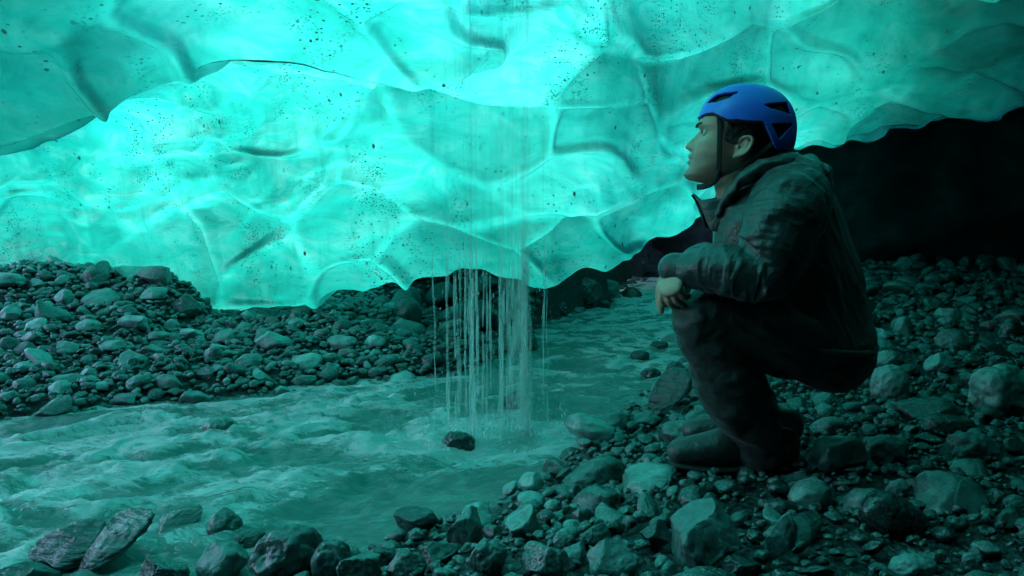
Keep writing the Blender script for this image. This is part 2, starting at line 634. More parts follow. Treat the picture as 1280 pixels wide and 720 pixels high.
def make_ground():
    def axis(lo, hi, step, out):
        a = np.arange(lo, hi + 1e-6, step)
        g = np.array([0.15, 0.4, 0.9, 1.8, 3.5, 7, 15, 35, 80.0])
        return np.concatenate([lo - g[::-1], a, hi + g])
    xs = axis(-5.0, 5.2, 0.035, 80)
    ys = axis(-1.0, 8.6, 0.035, 80)
    X, Y = np.meshgrid(xs, ys, indexing='ij')
    p = np.stack([X.ravel(), Y.ravel()], -1)
    z = terrain(p)
    z = z + fbm(np.c_[p * 18, z * 0], 3, 21) * 0.008
    me = mesh_np("ground", np.c_[p, z], grid_faces(len(xs), len(ys)))
    o = link("ground", me, M['ground'])
    tag(o, "dark wet gravel and silt ground under the river stones", "ground", kind="structure")


make_ground()

# ------------------------------------------------------------------ stream
FALL_Y = 3.30
FALL_PTS = [(P(np.float64(px), np.float64(400.0), np.float64(d))[0], d) for px, d in ((575, 3.30), (605, 3.34), (632, 3.27), (657, 3.30))]


def make_water():
    st = 0.013
    xs = np.arange(-3.6, 2.3, st)
    ys = np.arange(1.2, 8.4, st * 1.3)
    X, Y = np.meshgrid(xs, ys, indexing='ij')
    p = np.stack([X.ravel(), Y.ravel()], -1)
    ins = inside(p, POLY)
    d = seg_dist(p, np.vstack([POLY, POLY[:1]]))
    keep = ins | (d < 0.14)
    ang = 0.25
    q = np.stack([p[:, 0] * math.cos(ang) + p[:, 1] * math.sin(ang), -p[:, 0] * math.sin(ang) + p[:, 1] * math.cos(ang), np.zeros(len(p))], -1)
    warp = fbm(q * 2.2, 3, 40)[:, None] * np.array([0.25, 0.18, 0])
    q = q + warp
    # calmer by the near bank, rough below the falls and on the left
    turb = 0.62 + 0.38 * smooth(0.3, -0.9, p[:, 0])
    fx, fy = 0.0, 3.2
    splash = np.exp(-(((p[:, 0] + 0.05) / 0.30) ** 2 + ((p[:, 1] - 2.82) / 0.24) ** 2))
    turb = np.maximum(turb, splash)
    calm = np.exp(-(((p[:, 0] + 0.28) / 0.26) ** 2 + ((p[:, 1] - 2.12) / 0.26) ** 2))
    turb = turb * (1 - 0.75 * calm)
    w1 = np.abs(fbm(q * np.array([2.6, 6.0, 1]), 3, 50))
    w2 = np.abs(fbm(q * np.array([7.0, 15.0, 1]), 3, 60))
    w3 = fbm(q * np.array([22.0, 40.0, 1]), 2, 70)
    lump = fbm(q * np.array([4.5, 9.0, 1]), 4, 55)
    z = turb * (0.040 * (0.42 - w1) + 0.020 * (0.4 - w2) + 0.034 * lump) + 0.008 * w3 * (0.5 + turb) - 0.012
    z = z + splash * 0.03 * fbm(q * 16, 3, 80)
    # swash over the edge
    z = -0.004 + (z + 0.004) * (0.25 + 0.75 * smooth(0.0, 0.22, np.where(ins, d, 0)))
    z = z - 0.05 * smooth(0.0, 0.14, np.where(ins, 0, d))
    hump = 0.5 - w1
    foam_glint = np.clip(0.50 * turb + 0.9 * (hump - 0.28) * turb + 0.35 * (0.36 - w2) * turb + 0.8 * splash - 0.3 * calm, 0, 1)
    foam_glint = np.clip(foam_glint + 0.22 * smooth(3.3, 4.2, p[:, 1]) * smooth(0.5, 0.15, w2), 0, 1)
    foam_glint = np.clip(foam_glint + 0.75 * smooth(5.9, 6.6, p[:, 1]) * smooth(0.45, 0.2, w2), 0, 1)  # white at the stream head painted in for glints of sky
    # where it trips over the edges
    foam_glint = np.clip(foam_glint + 0.18 * smooth(0.12, 0.0, np.where(ins, d, 0)) * turb, 0, 1)
    idx = -np.ones(len(p), np.int64)
    idx[keep] = np.arange(keep.sum())
    f = grid_faces(len(xs), len(ys))
    f = idx[f]
    f = f[(f >= 0).all(1)]
    me = mesh_np("water", np.c_[p, z][keep], f)
    attr(me, "foam_glint", foam_glint[keep])
    o = link("water", me, M['water'])
    tag(o, "milky turquoise meltwater stream rushing between the stone banks", "stream", kind="structure")


make_water()

# ------------------------------------------------------------------ ice roof
ST = [  # px, fold edge py, ledge py, lip py, lip distance
    (-2600, 240, 330, 420, 5.4), (-900, 230, 330, 420, 5.3), (-300, 215, 320, 395, 5.3), (0, 188, 303, 392, 5.25), (130, 150, 298, 396, 5.05), (220, 112, 293, 402, 4.85),
    (285, 97, 289, 397, 4.65), (360, 100, 286, 381, 4.52), (440, 110, 282, 371, 4.45), (490, 112, 283, 362, 4.42), (545, 112, 285, 351, 4.40), (590, 106, 285, 346, 4.40), (640, 100, 287, 352, 4.40),
    (690, 90, 290, 357, 4.44), (712, 88, 290, 345, 4.5), (760, 80, 288, 342, 4.65), (800, 70, 270, 312, 4.85), (870, 40, 236, 270, 5.15), (940, 20, 196, 228, 5.35),
    (1000, 0, 156, 190, 5.4), (1060, -10, 146, 180, 5.35), (1100, -15, 132, 169, 5.3), (1150, -20, 122, 159, 5.2), (1200, -25, 114, 151, 5.05), (1280, -30, 100, 138, 4.9),
    (1500, -60, 60, 100, 4.5), (1900, -120, 0, 40, 3.9), (2600, -200, -60, -20, 3.2)]


def make_ice():
    ctrl = []
    sx = []
    ST0 = np.array(ST, float)
    xs0 = np.concatenate([[-2600, -900], np.arange(-300, 1300, 22), [1500, 1900, 2600]])
    V0 = pchip(ST0[:, 0], ST0[:, 1:], xs0)
    rs = np.random.default_rng(21)
    ph = 0.0
    for i_, x_ in enumerate(xs0):
        if -300 <= x_ < 1300:
            ph += 22 * math.pi / (70 + 28 * math.sin(i_ * 0.37))
            V0[i_, 2] += 4 - 8.0 * abs(math.sin(ph)) * (1 if x_ > 420 else 0.5)
    for px, fe, le, lp, D in np.c_[xs0, V0]:
        a = float(smooth(760, 560, px))
        Df = 3.0 + 0.25 * float(smooth(200, 560, px))
        top_py, top_D = -150.0, D - 1.15

        def nf(t):
            return top_py + (le - top_py) * t, top_D + (D - 0.22 - top_D) * (t ** 1.25)
        fold = [(fe - 130, Df - 0.42), (fe - 45, Df - 0.10), (fe, Df), (fe - 6, Df + 0.16), (fe - 38, Df + 0.55), (fe + 8, D - 0.50), ((fe + le) / 2 + 10, D - 0.28), (le, D - 0.16)]
        ts = [0.0, 0.16, 0.30, 0.42, 0.54, 0.66, 0.84, 1.0]
        pts = []
        k3x = (px - 640) / F * 2.3
        pts.append((k3x, 0.9, 2.95))
        pts.append(tuple(P(np.float64(px), np.float64(-430.0 + 0.2 * (fe - 100)), np.float64(2.05))))
        for (py, d), t in zip(fold, ts):
            npy, nd = nf(t)
            pts.append(tuple(P(np.float64(a * py + (1 - a) * npy), np.float64(0), np.float64(1)) * 0 + P(np.float64(px), np.float64(a * py + (1 - a) * npy), np.float64(a * d + (1 - a) * nd))))
        pts.append(tuple(P(np.float64(px), np.float64(0.5 * le + 0.5 * lp), np.float64(D - 0.09))))
        pts.append(tuple(P(np.float64(px), np.float64(lp - 8.0), np.float64(D - 0.02))))
        lip = P(np.float64(px), np.float64(lp), np.float64(D + 0.03))
        pts.append(tuple(lip))
        pts.append((lip[0] * 1.02, lip[1] + 0.14, lip[2] + 0.015))
        pts.append((lip[0] * 1.08, lip[1] + 0.5, lip[2] + 0.08))
        pts.append((lip[0] * 1.2, lip[1] + 1.4, lip[2] + 0.16))
        pts.append((lip[0] * 1.4, lip[1] + 3.0, lip[2] + 0.3))
        ctrl.append(pts)
        sx.append(px)
    # left end, outside the picture: ice, brightened to light the bank, comes down to the ground as a side wall
    base = np.array(ctrl[0])
    for dx, zs in ((0.5, 0.85), (0.9, 0.45), (1.1, -0.3)):
        q = base.copy()
        q[:, 0] = base[:, 0] - dx * 2.0
        q[:, 2] = base[:, 2] * zs if zs > 0 else -0.4
        ctrl.insert(0, q.tolist())
        sx.insert(0, sx[0] - 400)
    C = np.array(ctrl)
    sx = np.array(sx, float)
    C[:, :, 0] = np.where(C[:, :, 0] < -2.9, -2.9 + (C[:, :, 0] + 2.9) * 0.17, C[:, :, 0])
    K = C.shape[1]
    uq = np.concatenate([np.linspace(sx[0], -320, 70)[:-1], np.linspace(-320, 1420, 760), np.linspace(1420, sx[-1], 40)[1:]])
    S = pchip(sx, C, uq)                       # (nu, K, 3)
    # arc-length-like parameter along the profile from the mean spacing
    mid = S[len(S) // 2]
    par = np.concatenate([[0], np.cumsum(np.linalg.norm(np.diff(mid, axis=0), axis=1) + 0.05)])
    vis = [(0, 2, 60), (2, 12, 430), (12, 15, 60), (15, K - 1, 40)]
    vq = np.concatenate([np.linspace(par[a], par[b], n, endpoint=False) for a, b, n in vis] + [[par[-1]]])
    G = pchip(par, S.transpose(1, 0, 2), vq).transpose(1, 0, 2)   # (nu, nv, 3)
    nu, nv = G.shape[:2]
    du = np.gradient(G, axis=0)
    dv = np.gradient(G, axis=1)
    n = np.cross(du, dv)
    n /= np.linalg.norm(n, axis=2, keepdims=True) + 1e-9
    # make the normal point into the ice (away from the camera side)
    ref = G - np.array([0.0, 0.5, 0.6])
    s = np.sign((n * ref).sum(2).mean())
    n *= s
    p = G.reshape(-1, 3)
    nn = n.reshape(-1, 3)
    wq = p * np.array([1.0, 0.8, 1.0]) + 0.22 * np.stack([fbm(p * 1.3, 2, 90), fbm(p * 1.3, 2, 91), fbm(p * 1.3, 2, 92)], -1)
    f1, f2, of1, id1 = worley(wq * np.array([1.7, 1.3, 3.1]), 5, True)
    dim = 1 - np.clip(f1, 0, 1.05) ** 2
    g1, g2, of2, id2 = worley(wq * np.array([4.0, 3.0, 7.0]) + 3.3, 8, True)
    dim2 = 1 - np.clip(g1, 0, 1.05) ** 2
    sw = smooth(-0.15, 0.35, fbm(p * 1.1, 2, 97))
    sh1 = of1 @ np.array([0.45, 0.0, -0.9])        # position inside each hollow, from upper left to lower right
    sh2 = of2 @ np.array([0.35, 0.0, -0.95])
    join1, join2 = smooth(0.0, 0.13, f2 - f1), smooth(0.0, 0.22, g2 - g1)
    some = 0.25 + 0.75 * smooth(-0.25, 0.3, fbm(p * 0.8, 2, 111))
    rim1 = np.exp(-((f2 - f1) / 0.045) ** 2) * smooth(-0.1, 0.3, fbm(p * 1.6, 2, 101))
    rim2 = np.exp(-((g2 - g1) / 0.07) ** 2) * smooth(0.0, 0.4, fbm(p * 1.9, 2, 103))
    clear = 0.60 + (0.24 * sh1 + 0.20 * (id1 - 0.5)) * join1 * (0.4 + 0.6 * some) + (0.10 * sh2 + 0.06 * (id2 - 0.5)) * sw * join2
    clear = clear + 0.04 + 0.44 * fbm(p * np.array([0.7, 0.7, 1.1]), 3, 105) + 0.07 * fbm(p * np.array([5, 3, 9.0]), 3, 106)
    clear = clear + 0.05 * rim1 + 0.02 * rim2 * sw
    # painted shade: the hanging fold on the left is darkened
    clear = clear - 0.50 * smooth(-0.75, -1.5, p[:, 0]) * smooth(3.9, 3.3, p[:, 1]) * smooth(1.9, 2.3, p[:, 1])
    # painted fade into shade towards the dark hollow on the right
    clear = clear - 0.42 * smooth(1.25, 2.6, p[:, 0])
    # unseen ice overhead and on the left, made brighter to light the stones
    vv = np.broadcast_to(np.linspace(0, 1, nv)[None, :], (nu, nv)).ravel()
    over = smooth(2.3, 1.6, p[:, 1]) * smooth(0.6, -0.6, p[:, 0])
    left = smooth(-2.95, -3.3, p[:, 0])
    clear = clear + 0.8 * np.maximum(over, left)
    d = (0.070 * (dim - 0.5) - 0.062 * sh1 * some) * join1 + (0.014 * (dim2 - 0.5) - 0.010 * sh2) * sw * join2 - 0.006 * (1 - join1) + 0.05 * fbm(p * 1.2, 3, 33) + 0.008 * fbm(p * 7.0, 3, 35)
    # low wavy flutes near the lip
    amp = np.clip(np.linalg.norm(p - CAM, axis=1) / 3.0, 0.3, 1.4)
    p = p + nn * (d * amp)[:, None]
    hole = (p[:, 0] < -3.08) & (p[:, 1] > 1.2) & (p[:, 1] < 4.6) & (p[:, 2] > -0.2) & (p[:, 2] < 1.75)
    g_ = p.reshape(nu, nv, 3)
    for _ in range(3):
        g_[1:-1, 1:-1] = 0.5 * g_[1:-1, 1:-1] + 0.125 * (g_[2:, 1:-1] + g_[:-2, 1:-1] + g_[1:-1, 2:] + g_[1:-1, :-2])
    p = g_.reshape(-1, 3)
    fc = grid_faces(nu, nv)
    fc = fc[~hole[fc].any(1)]
    me = mesh_np("ice_roof", p, fc if s < 0 else fc[:, ::-1].copy())
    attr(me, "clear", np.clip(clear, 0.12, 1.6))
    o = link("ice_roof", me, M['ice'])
    tag(o, "glowing turquoise scalloped ice ceiling and wall of the cave", "ice ceiling", kind="structure")
    return o


make_ice()


# ------------------------------------------------------------------ dark rock of the cave: right wall, back and the rock over the camera
def make_wall():
    # plan outline of the rock wall, from far centre round the right and behind the camera to the left
    pts = np.array([(-2.5, 8.7), (-0.5, 8.8), (1.0, 8.75), (1.9, 8.2), (2.25, 7.5), (2.8, 6.9), (3.6, 6.6), (4.7, 5.8), (5.2, 4.2), (5.3, 2.0), (5.0, 0.0), (4.0, -2.0), (1.5, -3.2), (-1.5, -3.4), (-3.4, -2.6), (-4.6, -0.8), (-5.2, 1.2)])
    t = np.concatenate([[0], np.cumsum(np.linalg.norm(np.diff(pts, axis=0), axis=1))])
    tq = np.linspace(0, t[-1], 360)
    L = pchip(t, pts, tq)
    vs = np.linspace(0, 1, 130)
    rows = []
    for i, q in enumerate(L):
        k = tq[i] / t[-1]
        # front part: plain wall up to 3.4 m; from the right side round: arches over the camera
        arch = float(smooth(0.42, 0.56, k))
        cen = np.array([0.0, 0.0])
        r = []
        for v in vs:
            z0 = -0.5 + (3.9 - 1.6 * float(smooth(0.2, 0.12, k))) * v
            a = v * math.pi / 2 * 0.98
            z1 = -0.5 + 3.3 * math.sin(a)
            sh = (1 - math.cos(a)) * 0.98
            x = q[0] + (cen[0] - q[0]) * sh * arch + (1 - arch) * 0.25 * v
            y = q[1] + (cen[1] + 0.2 - q[1]) * sh * arch
            r.append((x, y, z0 * (1 - arch) + z1 * arch))
        rows.append(r)
    G = np.array(rows)
    n = np.cross(np.gradient(G, axis=0), np.gradient(G, axis=1))
    n /= np.linalg.norm(n, axis=2, keepdims=True) + 1e-9
    p = G.reshape(-1, 3)
    f1, f2 = worley(p * 1.8, 15)
    d = 0.30 * fbm(p * 0.8, 4, 71) + 0.10 * (f1 - 0.5) + 0.05 * fbm(p * 5, 3, 73)
    p = p + n.reshape(-1, 3) * d[:, None]
    me = mesh_np("cave_wall", p, grid_faces(len(L), len(vs)))
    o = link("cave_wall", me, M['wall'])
    tag(o, "black shadowed rock wall of the cave behind the man", "cave wall", kind="structure")


make_wall()


def make_shade_slab():
    # unseen slab added to shade the ice: over the hollow's right side and over the part behind the camera
    xs = np.linspace(-6, 9, 120)
    ys = np.linspace(-4.5, 8.0, 110)
    X, Y = np.meshgrid(xs, ys, indexing='ij')
    p = np.stack([X.ravel(), Y.ravel(), np.zeros(X.size)], -1)
    e = fbm(p * 0.9, 3, 88)
    edge_y = 0.5 + 0.5 * e + 2.2 * smooth(-0.1, 0.8, p[:, 0]) + 5.4 * smooth(1.6, 3.6, p[:, 0] + 0.4 * e)
    keep = p[:, 1] < edge_y
    p[:, 2] = 3.35 + 0.25 * fbm(p * 0.7, 3, 89) + 0.1 * fbm(p * 3, 3, 87)
    f = grid_faces(len(xs), len(ys))
    f = f[keep[f].all(1)]
    o = link("unseen_shade_slab", mesh_np("unseen_shade_slab", p, f), M['wall'])
    so = o.modifiers.new("thick", 'SOLIDIFY')
    so.thickness = 0.25
    so.offset = 1
    tag(o, "unseen dark slab added above the ice to shade the right side of the cave", "rubble", kind="structure")


make_shade_slab()

# ------------------------------------------------------------------ stones
def ico(sub):
    bm = bmesh.new()
    bmesh.ops.create_icosphere(bm, subdivisions=sub, radius=1.0)
    v = np.array([x.co[:] for x in bm.verts])
    f = np.array([[q.index for q in x.verts] for x in bm.faces])
    bm.free()
    return v / np.linalg.norm(v, axis=1, keepdims=True), f


ICO = {s: ico(s) for s in (2, 3, 4, 5)}


def stone_shape(sub, seed, kind="cobble"):
    """unit-size stone: half extents about 1 before scaling"""
    r = np.random.default_rng(seed)
    d, f = ICO[sub]
    p = d.copy()
    if kind == "cobble":
        nc, lo, hi, amp = 7, 0.72, 0.95, 0.10
    elif kind == "angular":
        nc, lo, hi, amp = 13, 0.52, 0.86, 0.07
    else:                                       # slab
        nc, lo, hi, amp = 9, 0.55, 0.85, 0.06
    for k in range(nc):
        n = r.normal(size=3)
        n /= np.linalg.norm(n)
        h = r.uniform(lo, hi)
        e = p @ n - h
        soft = 0.10 if kind == "cobble" else 0.035
        cut = np.where(e > soft, e - soft * 0.5, np.where(e > -soft, (e + soft) ** 2 / (4 * soft) * 0.999, 0))
        p = p - cut[:, None] * n
    p = p * (1 + amp * 2 * fbm(d * 1.5 + seed, 3, seed % 50)[:, None])
    p = p * (1 + 0.06 * fbm(d * 5 + seed, 3, seed % 37)[:, None])
    if sub >= 4:
        p = p * (1 + 0.022 * fbm(d * 14 + seed, 3, seed % 31)[:, None])
    if kind == "slab":
        s = np.round(p[:, 2] * 5) / 5
        p[:, 2] = p[:, 2] * 0.6 + s * 0.4
    p /= np.abs(p).max(axis=0)
    return p, f


SHAPES = [stone_shape(4, 100 + i, "cobble" if i % 5 < 2 else "angular") for i in range(16)]
SHAPES3 = [stone_shape(3, 200 + i, "cobble" if i % 5 < 2 else "angular") for i in range(24)]
SHAPES2 = [stone_shape(2, 300 + i, "cobble" if i % 3 < 2 else "angular") for i in range(16)]


def rotm(rx, ry, rz):
    cx, sx, cy, sy, cz, sz = math.cos(rx), math.sin(rx), math.cos(ry), math.sin(ry), math.cos(rz), math.sin(rz)
    A = np.array([[1, 0, 0], [0, cx, -sx], [0, sx, cx]])
    B = np.array([[cy, 0, sy], [0, 1, 0], [-sy, 0, cy]])
    C = np.array([[cz, -sz, 0], [sz, cz, 0], [0, 0, 1]])
    return C @ B @ A


BIG = []      # (x, y, radius) already taken


def drop(px, py):
    """where a photo ray meets the terrain (or the water level)"""
    r = ray(np.float64(px), np.float64(py))
    ts = np.arange(1.2, 12, 0.01)
    pts = CAM + ts[:, None] * r
    g = np.maximum(terrain(pts[:, :2]), -0.02)
    k = np.argmax(pts[:, 2] < g)
    return pts[k] if pts[k, 2] < g[k] else pts[-1]


def hero(name, label, cx, by, w, h, mat, kind="cobble", seed=1, rot=(0, 0, 0), depth=None, sink=0.15, group=None, cat="rock", dims=None):
    """single stone: base centre at photo (cx, by), about w x h photo pixels seen from the front"""
    g = drop(cx, by)
    D = g[1]
    hx = 0.5 * w * D / F
    hz = 0.5 * h * D / F / (1 - sink)
    hy = depth if depth else 0.75 * hx
    p, f = stone_shape(5, seed, kind)
    if dims:
        p = p * (0.5 * np.array(dims) * D / F) @ rotm(*rot).T
        ext = np.abs(p).max(axis=0)
        hx, hy, hz = ext
    else:
        p = p * np.array([hx, hy, hz]) @ rotm(*rot).T
        ext = np.abs(p).max(axis=0)
        p *= np.array([hx / ext[0], 1, hz / ext[2]])
    loc = (g[0], g[1] + hy * 0.6, g[2] + hz - 2 * hz * sink)
    o = link(name, mesh_np(name, p, f), M[mat], None, loc)
    tag(o, label, cat, group)
    BIG.append((loc[0], loc[1], max(hx, hy) * 0.95))
    return o


R = math.radians
hero("slate_slab", "long striated dark slate slab leaning in the stream, lower left", 133, 714, 96, 72, 'slate', "slab", 31, (R(28), R(-36), R(12)), 0.07, 0.12, dims=(128, 80, 34))
hero("rock", "low dark wet rock in the rapids beside the long striated slab", 84, 706, 110, 52, 'slate', "slab", 32, (R(14), R(-16), R(20)), 0.10, 0.2, dims=(120, 80, 46))
hero("rock", "small dark rock awash above the striated slab", 216, 672, 62, 34, 'slate', "slab", 33, (R(15), R(-20), R(15)), None, 0.25, dims=(76, 60, 30))
hero("rock", "pale grey rounded rock washed over by the stream behind the smooth wet boulder", 278, 676, 48, 40, 'cobble', "cobble", 34, (0, 0, 0), None, 0.25)
hero("boulder", "smooth dark wet boulder at the near water edge with a bright sheen", 352, 735, 104, 76, 'dark_rock', "cobble", 35, (0, R(-14), R(10)), None, 0.1)
hero("rock", "rough grey wedge of rock left of the smooth wet boulder", 268, 738, 76, 60, 'granite', "angular", 36, (0, R(-20), R(5)), None, 0.1)
hero("rock", "rounded dark mossy rock touching the right side of the smooth wet boulder", 412, 735, 58, 60, 'dark_rock', "cobble", 37, (0, 0, 0), None, 0.1)
hero("rock", "dark rounded rock cut off by the bottom edge below the calm water", 452, 742, 66, 58, 'cobble', "angular", 38, (0, 0, R(40)), None, 0.1)
hero("rock", "dark pointed rock lying alone in the calm water by the near bank", 515, 672, 70, 42, 'dark_rock', "angular", 39, (0, R(14), R(-10)), None, 0.15)
hero("rock", "pale blocky rock at the edge of the calm water", 584, 692, 56, 60, 'granite', "angular", 40, (0, R(8), R(20)), None, 0.1)
hero("rock", "two-toned angular rock with a pale left face right of the pale blocky rock", 657, 678, 54, 46, 'cobble', "angular", 41, (0, R(-22), R(30)), None, 0.1)
hero("rock", "square-sided greenish rock at the bottom below the two-toned rock", 682, 732, 66, 60, 'cobble', "angular", 42, (0, R(5), R(-20)), None, 0.1)
hero("rock", "small speckled rounded stone beside the two-toned angular rock", 706, 693, 34, 28, 'granite', "cobble", 43)
hero("boulder", "tall rough speckled rock with ragged lower side in front of the man", 884, 722, 92, 98, 'granite', "angular", 44, (0, R(22), R(15)), 0.09, 0.08)
hero("rock", "pointed rock standing right of the tall rough speckled rock", 975, 708, 46, 72, 'granite', "angular", 45, (0, R(20), R(-15)), None, 0.1)
hero("rock", "speckled pale rock on the bottom edge, right of the pointed rock", 1146, 732, 66, 36, 'granite', "cobble", 46)
hero("rock", "small dark green rock right of the speckled pale rock on the bottom edge", 1220, 716, 36, 26, 'cobble', "angular", 47)
hero("boulder", "largest pale speckled boulder on the right edge of the picture", 1262, 524, 92, 68, 'granite', "cobble", 48, (0, R(10), R(10)), None, 0.12)
hero("boulder", "rounded speckled boulder just behind the man's back", 1117, 506, 54, 50, 'granite', "cobble", 49, (0, R(-8), 0), None, 0.12)
hero("rock", "pale speckled rock further back behind the man, lit from the left", 1195, 444, 46, 32, 'granite', "cobble", 50, (0, R(6), 0), None, 0.12)
hero("boulder", "low rounded dark boulder below the speckled boulder by the man's back", 1112, 588, 66, 44, 'granite', "cobble", 51, (0, 0, R(30)), None, 0.15)
hero("rock", "humped rock with a pale top near the right edge, below the flat rock", 1222, 582, 70, 40, 'granite', "cobble", 52, (0, 0, R(10)), None, 0.15)
hero("rock", "flat dark rock between the two speckled boulders on the right", 1168, 530, 84, 34, 'cobble', "angular", 53, (0, R(5), 0), None, 0.15)
hero("rock", "grey angular rock under the pale lit rock behind the man", 1182, 470, 46, 28, 'cobble', "angular", 54, (0, R(-15), 0), None, 0.15)
hero("rock", "rounded pale stone in front of the speckled boulder behind the man's back", 1080 + 34, 462, 38, 24, 'cobble', "cobble", 55)
hero("rock", "small pale block low on the right bank between dark stones", 1125, 624, 34, 26, 'granite', "angular", 56)
hero("rock", "dark rock splashed at the foot of the falling water", 574, 566, 46, 26, 'dark_rock', "cobble", 57)
hero("rock", "brown-grey rock breaking the rapids in midstream on the left", 270, 548, 56, 26, 'cobble', "cobble", 58, (0, 0, 0), None, 0.2)
hero("rock", "dark rock behind the falling water", 645, 516, 34, 28, 'dark_rock', "angular", 59)
hero("rock", "pale flat boulder on the shaded bank under the ice lip beside the stream", 757, 372, 44, 24, 'granite', "cobble", 60, (0, 0, 0), None, 0.15)
hero("rock", "large pale stone perched on the crest of the cobble bar", 230, 397, 40, 28, 'cobble', "angular", 61, (0, R(12), 0), None, 0.12)
hero("rock", "dark striped rock at the water edge beside the man's foot", 838, 520, 46, 52, 'slate', "slab", 62, (R(22), R(-52), R(8)), 0.06, 0.08, dims=(78, 60, 26))
for px, py, w, h, s, lab in ((826, 440, 26, 14, 63, "dark wet stone in the shallows nearest the man's knee"), (800, 452, 26, 14, 64, "dark half sunk stone left of the one nearest the man's knee"),
                             (814, 474, 28, 14, 65, "dark low stone in the shallows just above the striped rock"), (846, 474, 26, 22, 66, "dark upright stone between the striped rock and the man's shin")):
    hero("rock", lab, px, py, w, h, 'dark_rock', "cobble", s)
hero("boulder", "dark blocky boulder at the head of the stream beside the man's hand", 800, 346, 46, 36, 'dark_rock', "angular", 67, (0, R(10), 0), None, 0.15)
hero("boulder", "dark heap-like boulder above the stream head, under the ice edge", 842, 330, 50, 34, 'dark_rock', "angular", 68, (0, R(-12), R(20)), None, 0.15)
hero("boulder", "dark round boulder left of the stream head under the ice lip", 730, 376, 48, 32, 'dark_rock', "cobble", 69)
hero("rock", "wet dark rock on the far water edge below the ice lip", 700, 396, 34, 20, 'dark_rock', "cobble", 70)

for px, py, w, h, s, mt, kd, lab in ((30, 742, 84, 40, 71, 'dark_rock', "angular", "dark rock in the bottom left corner of the picture, half under water"), (196, 746, 70, 52, 72, 'cobble', "angular", "low wet rock between the striated slab and the rough grey wedge"),
                                     (312, 690, 40, 26, 73, 'dark_rock', "cobble", "small dark rock with water sliding over it above the rough grey wedge"), (478, 716, 40, 34, 74, 'dark_rock', "angular", "small jagged dark rock between the calm water and the bottom edge"),
                                     (505, 735, 56, 44, 75, 'cobble', "angular", "grey block on the bottom edge under the calm water"), (545, 716, 50, 36, 76, 'dark_rock', "angular", "dark jagged rock left below the pale blocky rock"),
                                     (612, 728, 56, 52, 77, 'cobble', "cobble", "grey rounded rock between the pale blocky rock and the square-sided rock"), (745, 690, 48, 36, 78, 'cobble', "angular", "grey angular rock right of the small speckled rounded stone"),
                                     (770, 728, 74, 60, 79, 'granite', "angular", "ridged pale rock on the bottom edge left of the tall rough boulder"), (820, 690, 44, 40, 80, 'dark_rock', "angular", "dark upright stone left of the tall rough boulder"),
                                     (930, 735, 56, 44, 81, 'dark_rock', "angular", "dark rock between the tall rough boulder and the pointed rock")):
    hero("rock", lab, px, py, w, h, mt, kd, s, (0, R(-14 + 28 * (s % 3) / 2), R(17 * (s % 5))), None, 0.12)

PERSON_XY = P(np.float64(930), np.float64(500), np.float64(2.25))[:2]


def scatter():
    """all loose stones: (x, y, size, area)"""
    grid = {}
    out = []
    cs = 0.16

    def ok(x, y, r, f):
        ix, iy = int(math.floor(x / cs)), int(math.floor(y / cs))
        n = int(math.ceil((r * f + 0.12) / cs))
        for a in range(ix - n, ix + n + 1):
            for b in range(iy - n, iy + n + 1):
                for (qx, qy, qr) in grid.get((a, b), ()):
                    if (qx - x) ** 2 + (qy - y) ** 2 < ((qr + r) * f) ** 2:
                        return False
        return True

    def put(x, y, r):
        grid.setdefault((int(math.floor(x / cs)), int(math.floor(y / cs))), []).append((x, y, r))
    for b in BIG:
        x, y, r = b
        k = max(1, int(r / 0.08))
        put(x, y, min(r, 0.12))
        for j in range(8):
            put(x + 0.6 * r * math.cos(j * .785), y + 0.4 * r * math.sin(j * .785), r * 0.4)
    # candidate pools: (count, size range, region test)
    rng = np.random.default_rng(5)

    def pool(n, lo, hi, box, f, power=2.0):
        x = rng.uniform(box[0], box[1], n)
        y = rng.uniform(box[2], box[3], n)
        s = lo + (hi - lo) * rng.uniform(0, 1, n) ** power
        s = np.sort(s)[::-1]
        pts = np.stack([x, y], -1)
        ins = inside(pts, POLY)
        dp = seg_dist(pts, np.vstack([POLY, POLY[:1]]))
        for i in range(n):
            r = s[i] * 0.5
            if ins[i] and dp[i] > (0.10 + 1.3 * r if (y[i] > 2.6 and x[i] < 0.6) else 0.02 + 1.6 * r + 0.10 * ((i * 7919) % 97) / 97.0):
                continue
            if abs(math.atan2(x[i], y[i])) > 0.66:
                continue
            if ok(x[i], y[i], r, f):
                put(x[i], y[i], r)
                out.append((x[i], y[i], s[i]))
    pool(700, 0.10, 0.20, (0.0, 5.0, 1.3, 7.6), 0.95)
    pool(1600, 0.07, 0.24, (-0.7, 1.5, 4.4, 8.2), 0.8, 1.6)
    pool(650, 0.09, 0.19, (-4.6, 0.9, 2.6, 7.0), 0.95, 2.2)
    pool(4500, 0.055, 0.11, (-4.8, 0.9, 2.6, 7.2), 0.85)
    pool(5000, 0.05, 0.10, (-0.9, 5.0, 1.2, 8.0), 0.88)
    pool(9000, 0.03, 0.06, (-4.8, 0.9, 2.6, 6.6), 0.66)
    pool(9000, 0.025, 0.055, (-0.9, 3.6, 1.2, 6.0), 0.64)
    pool(13000, 0.022, 0.045, (-3.4, 0.3, 2.6, 5.3), 0.52)
    pool(7000, 0.014, 0.03, (-0.9, 2.2, 1.2, 3.4), 0.6)
    return out


STONES = scatter()


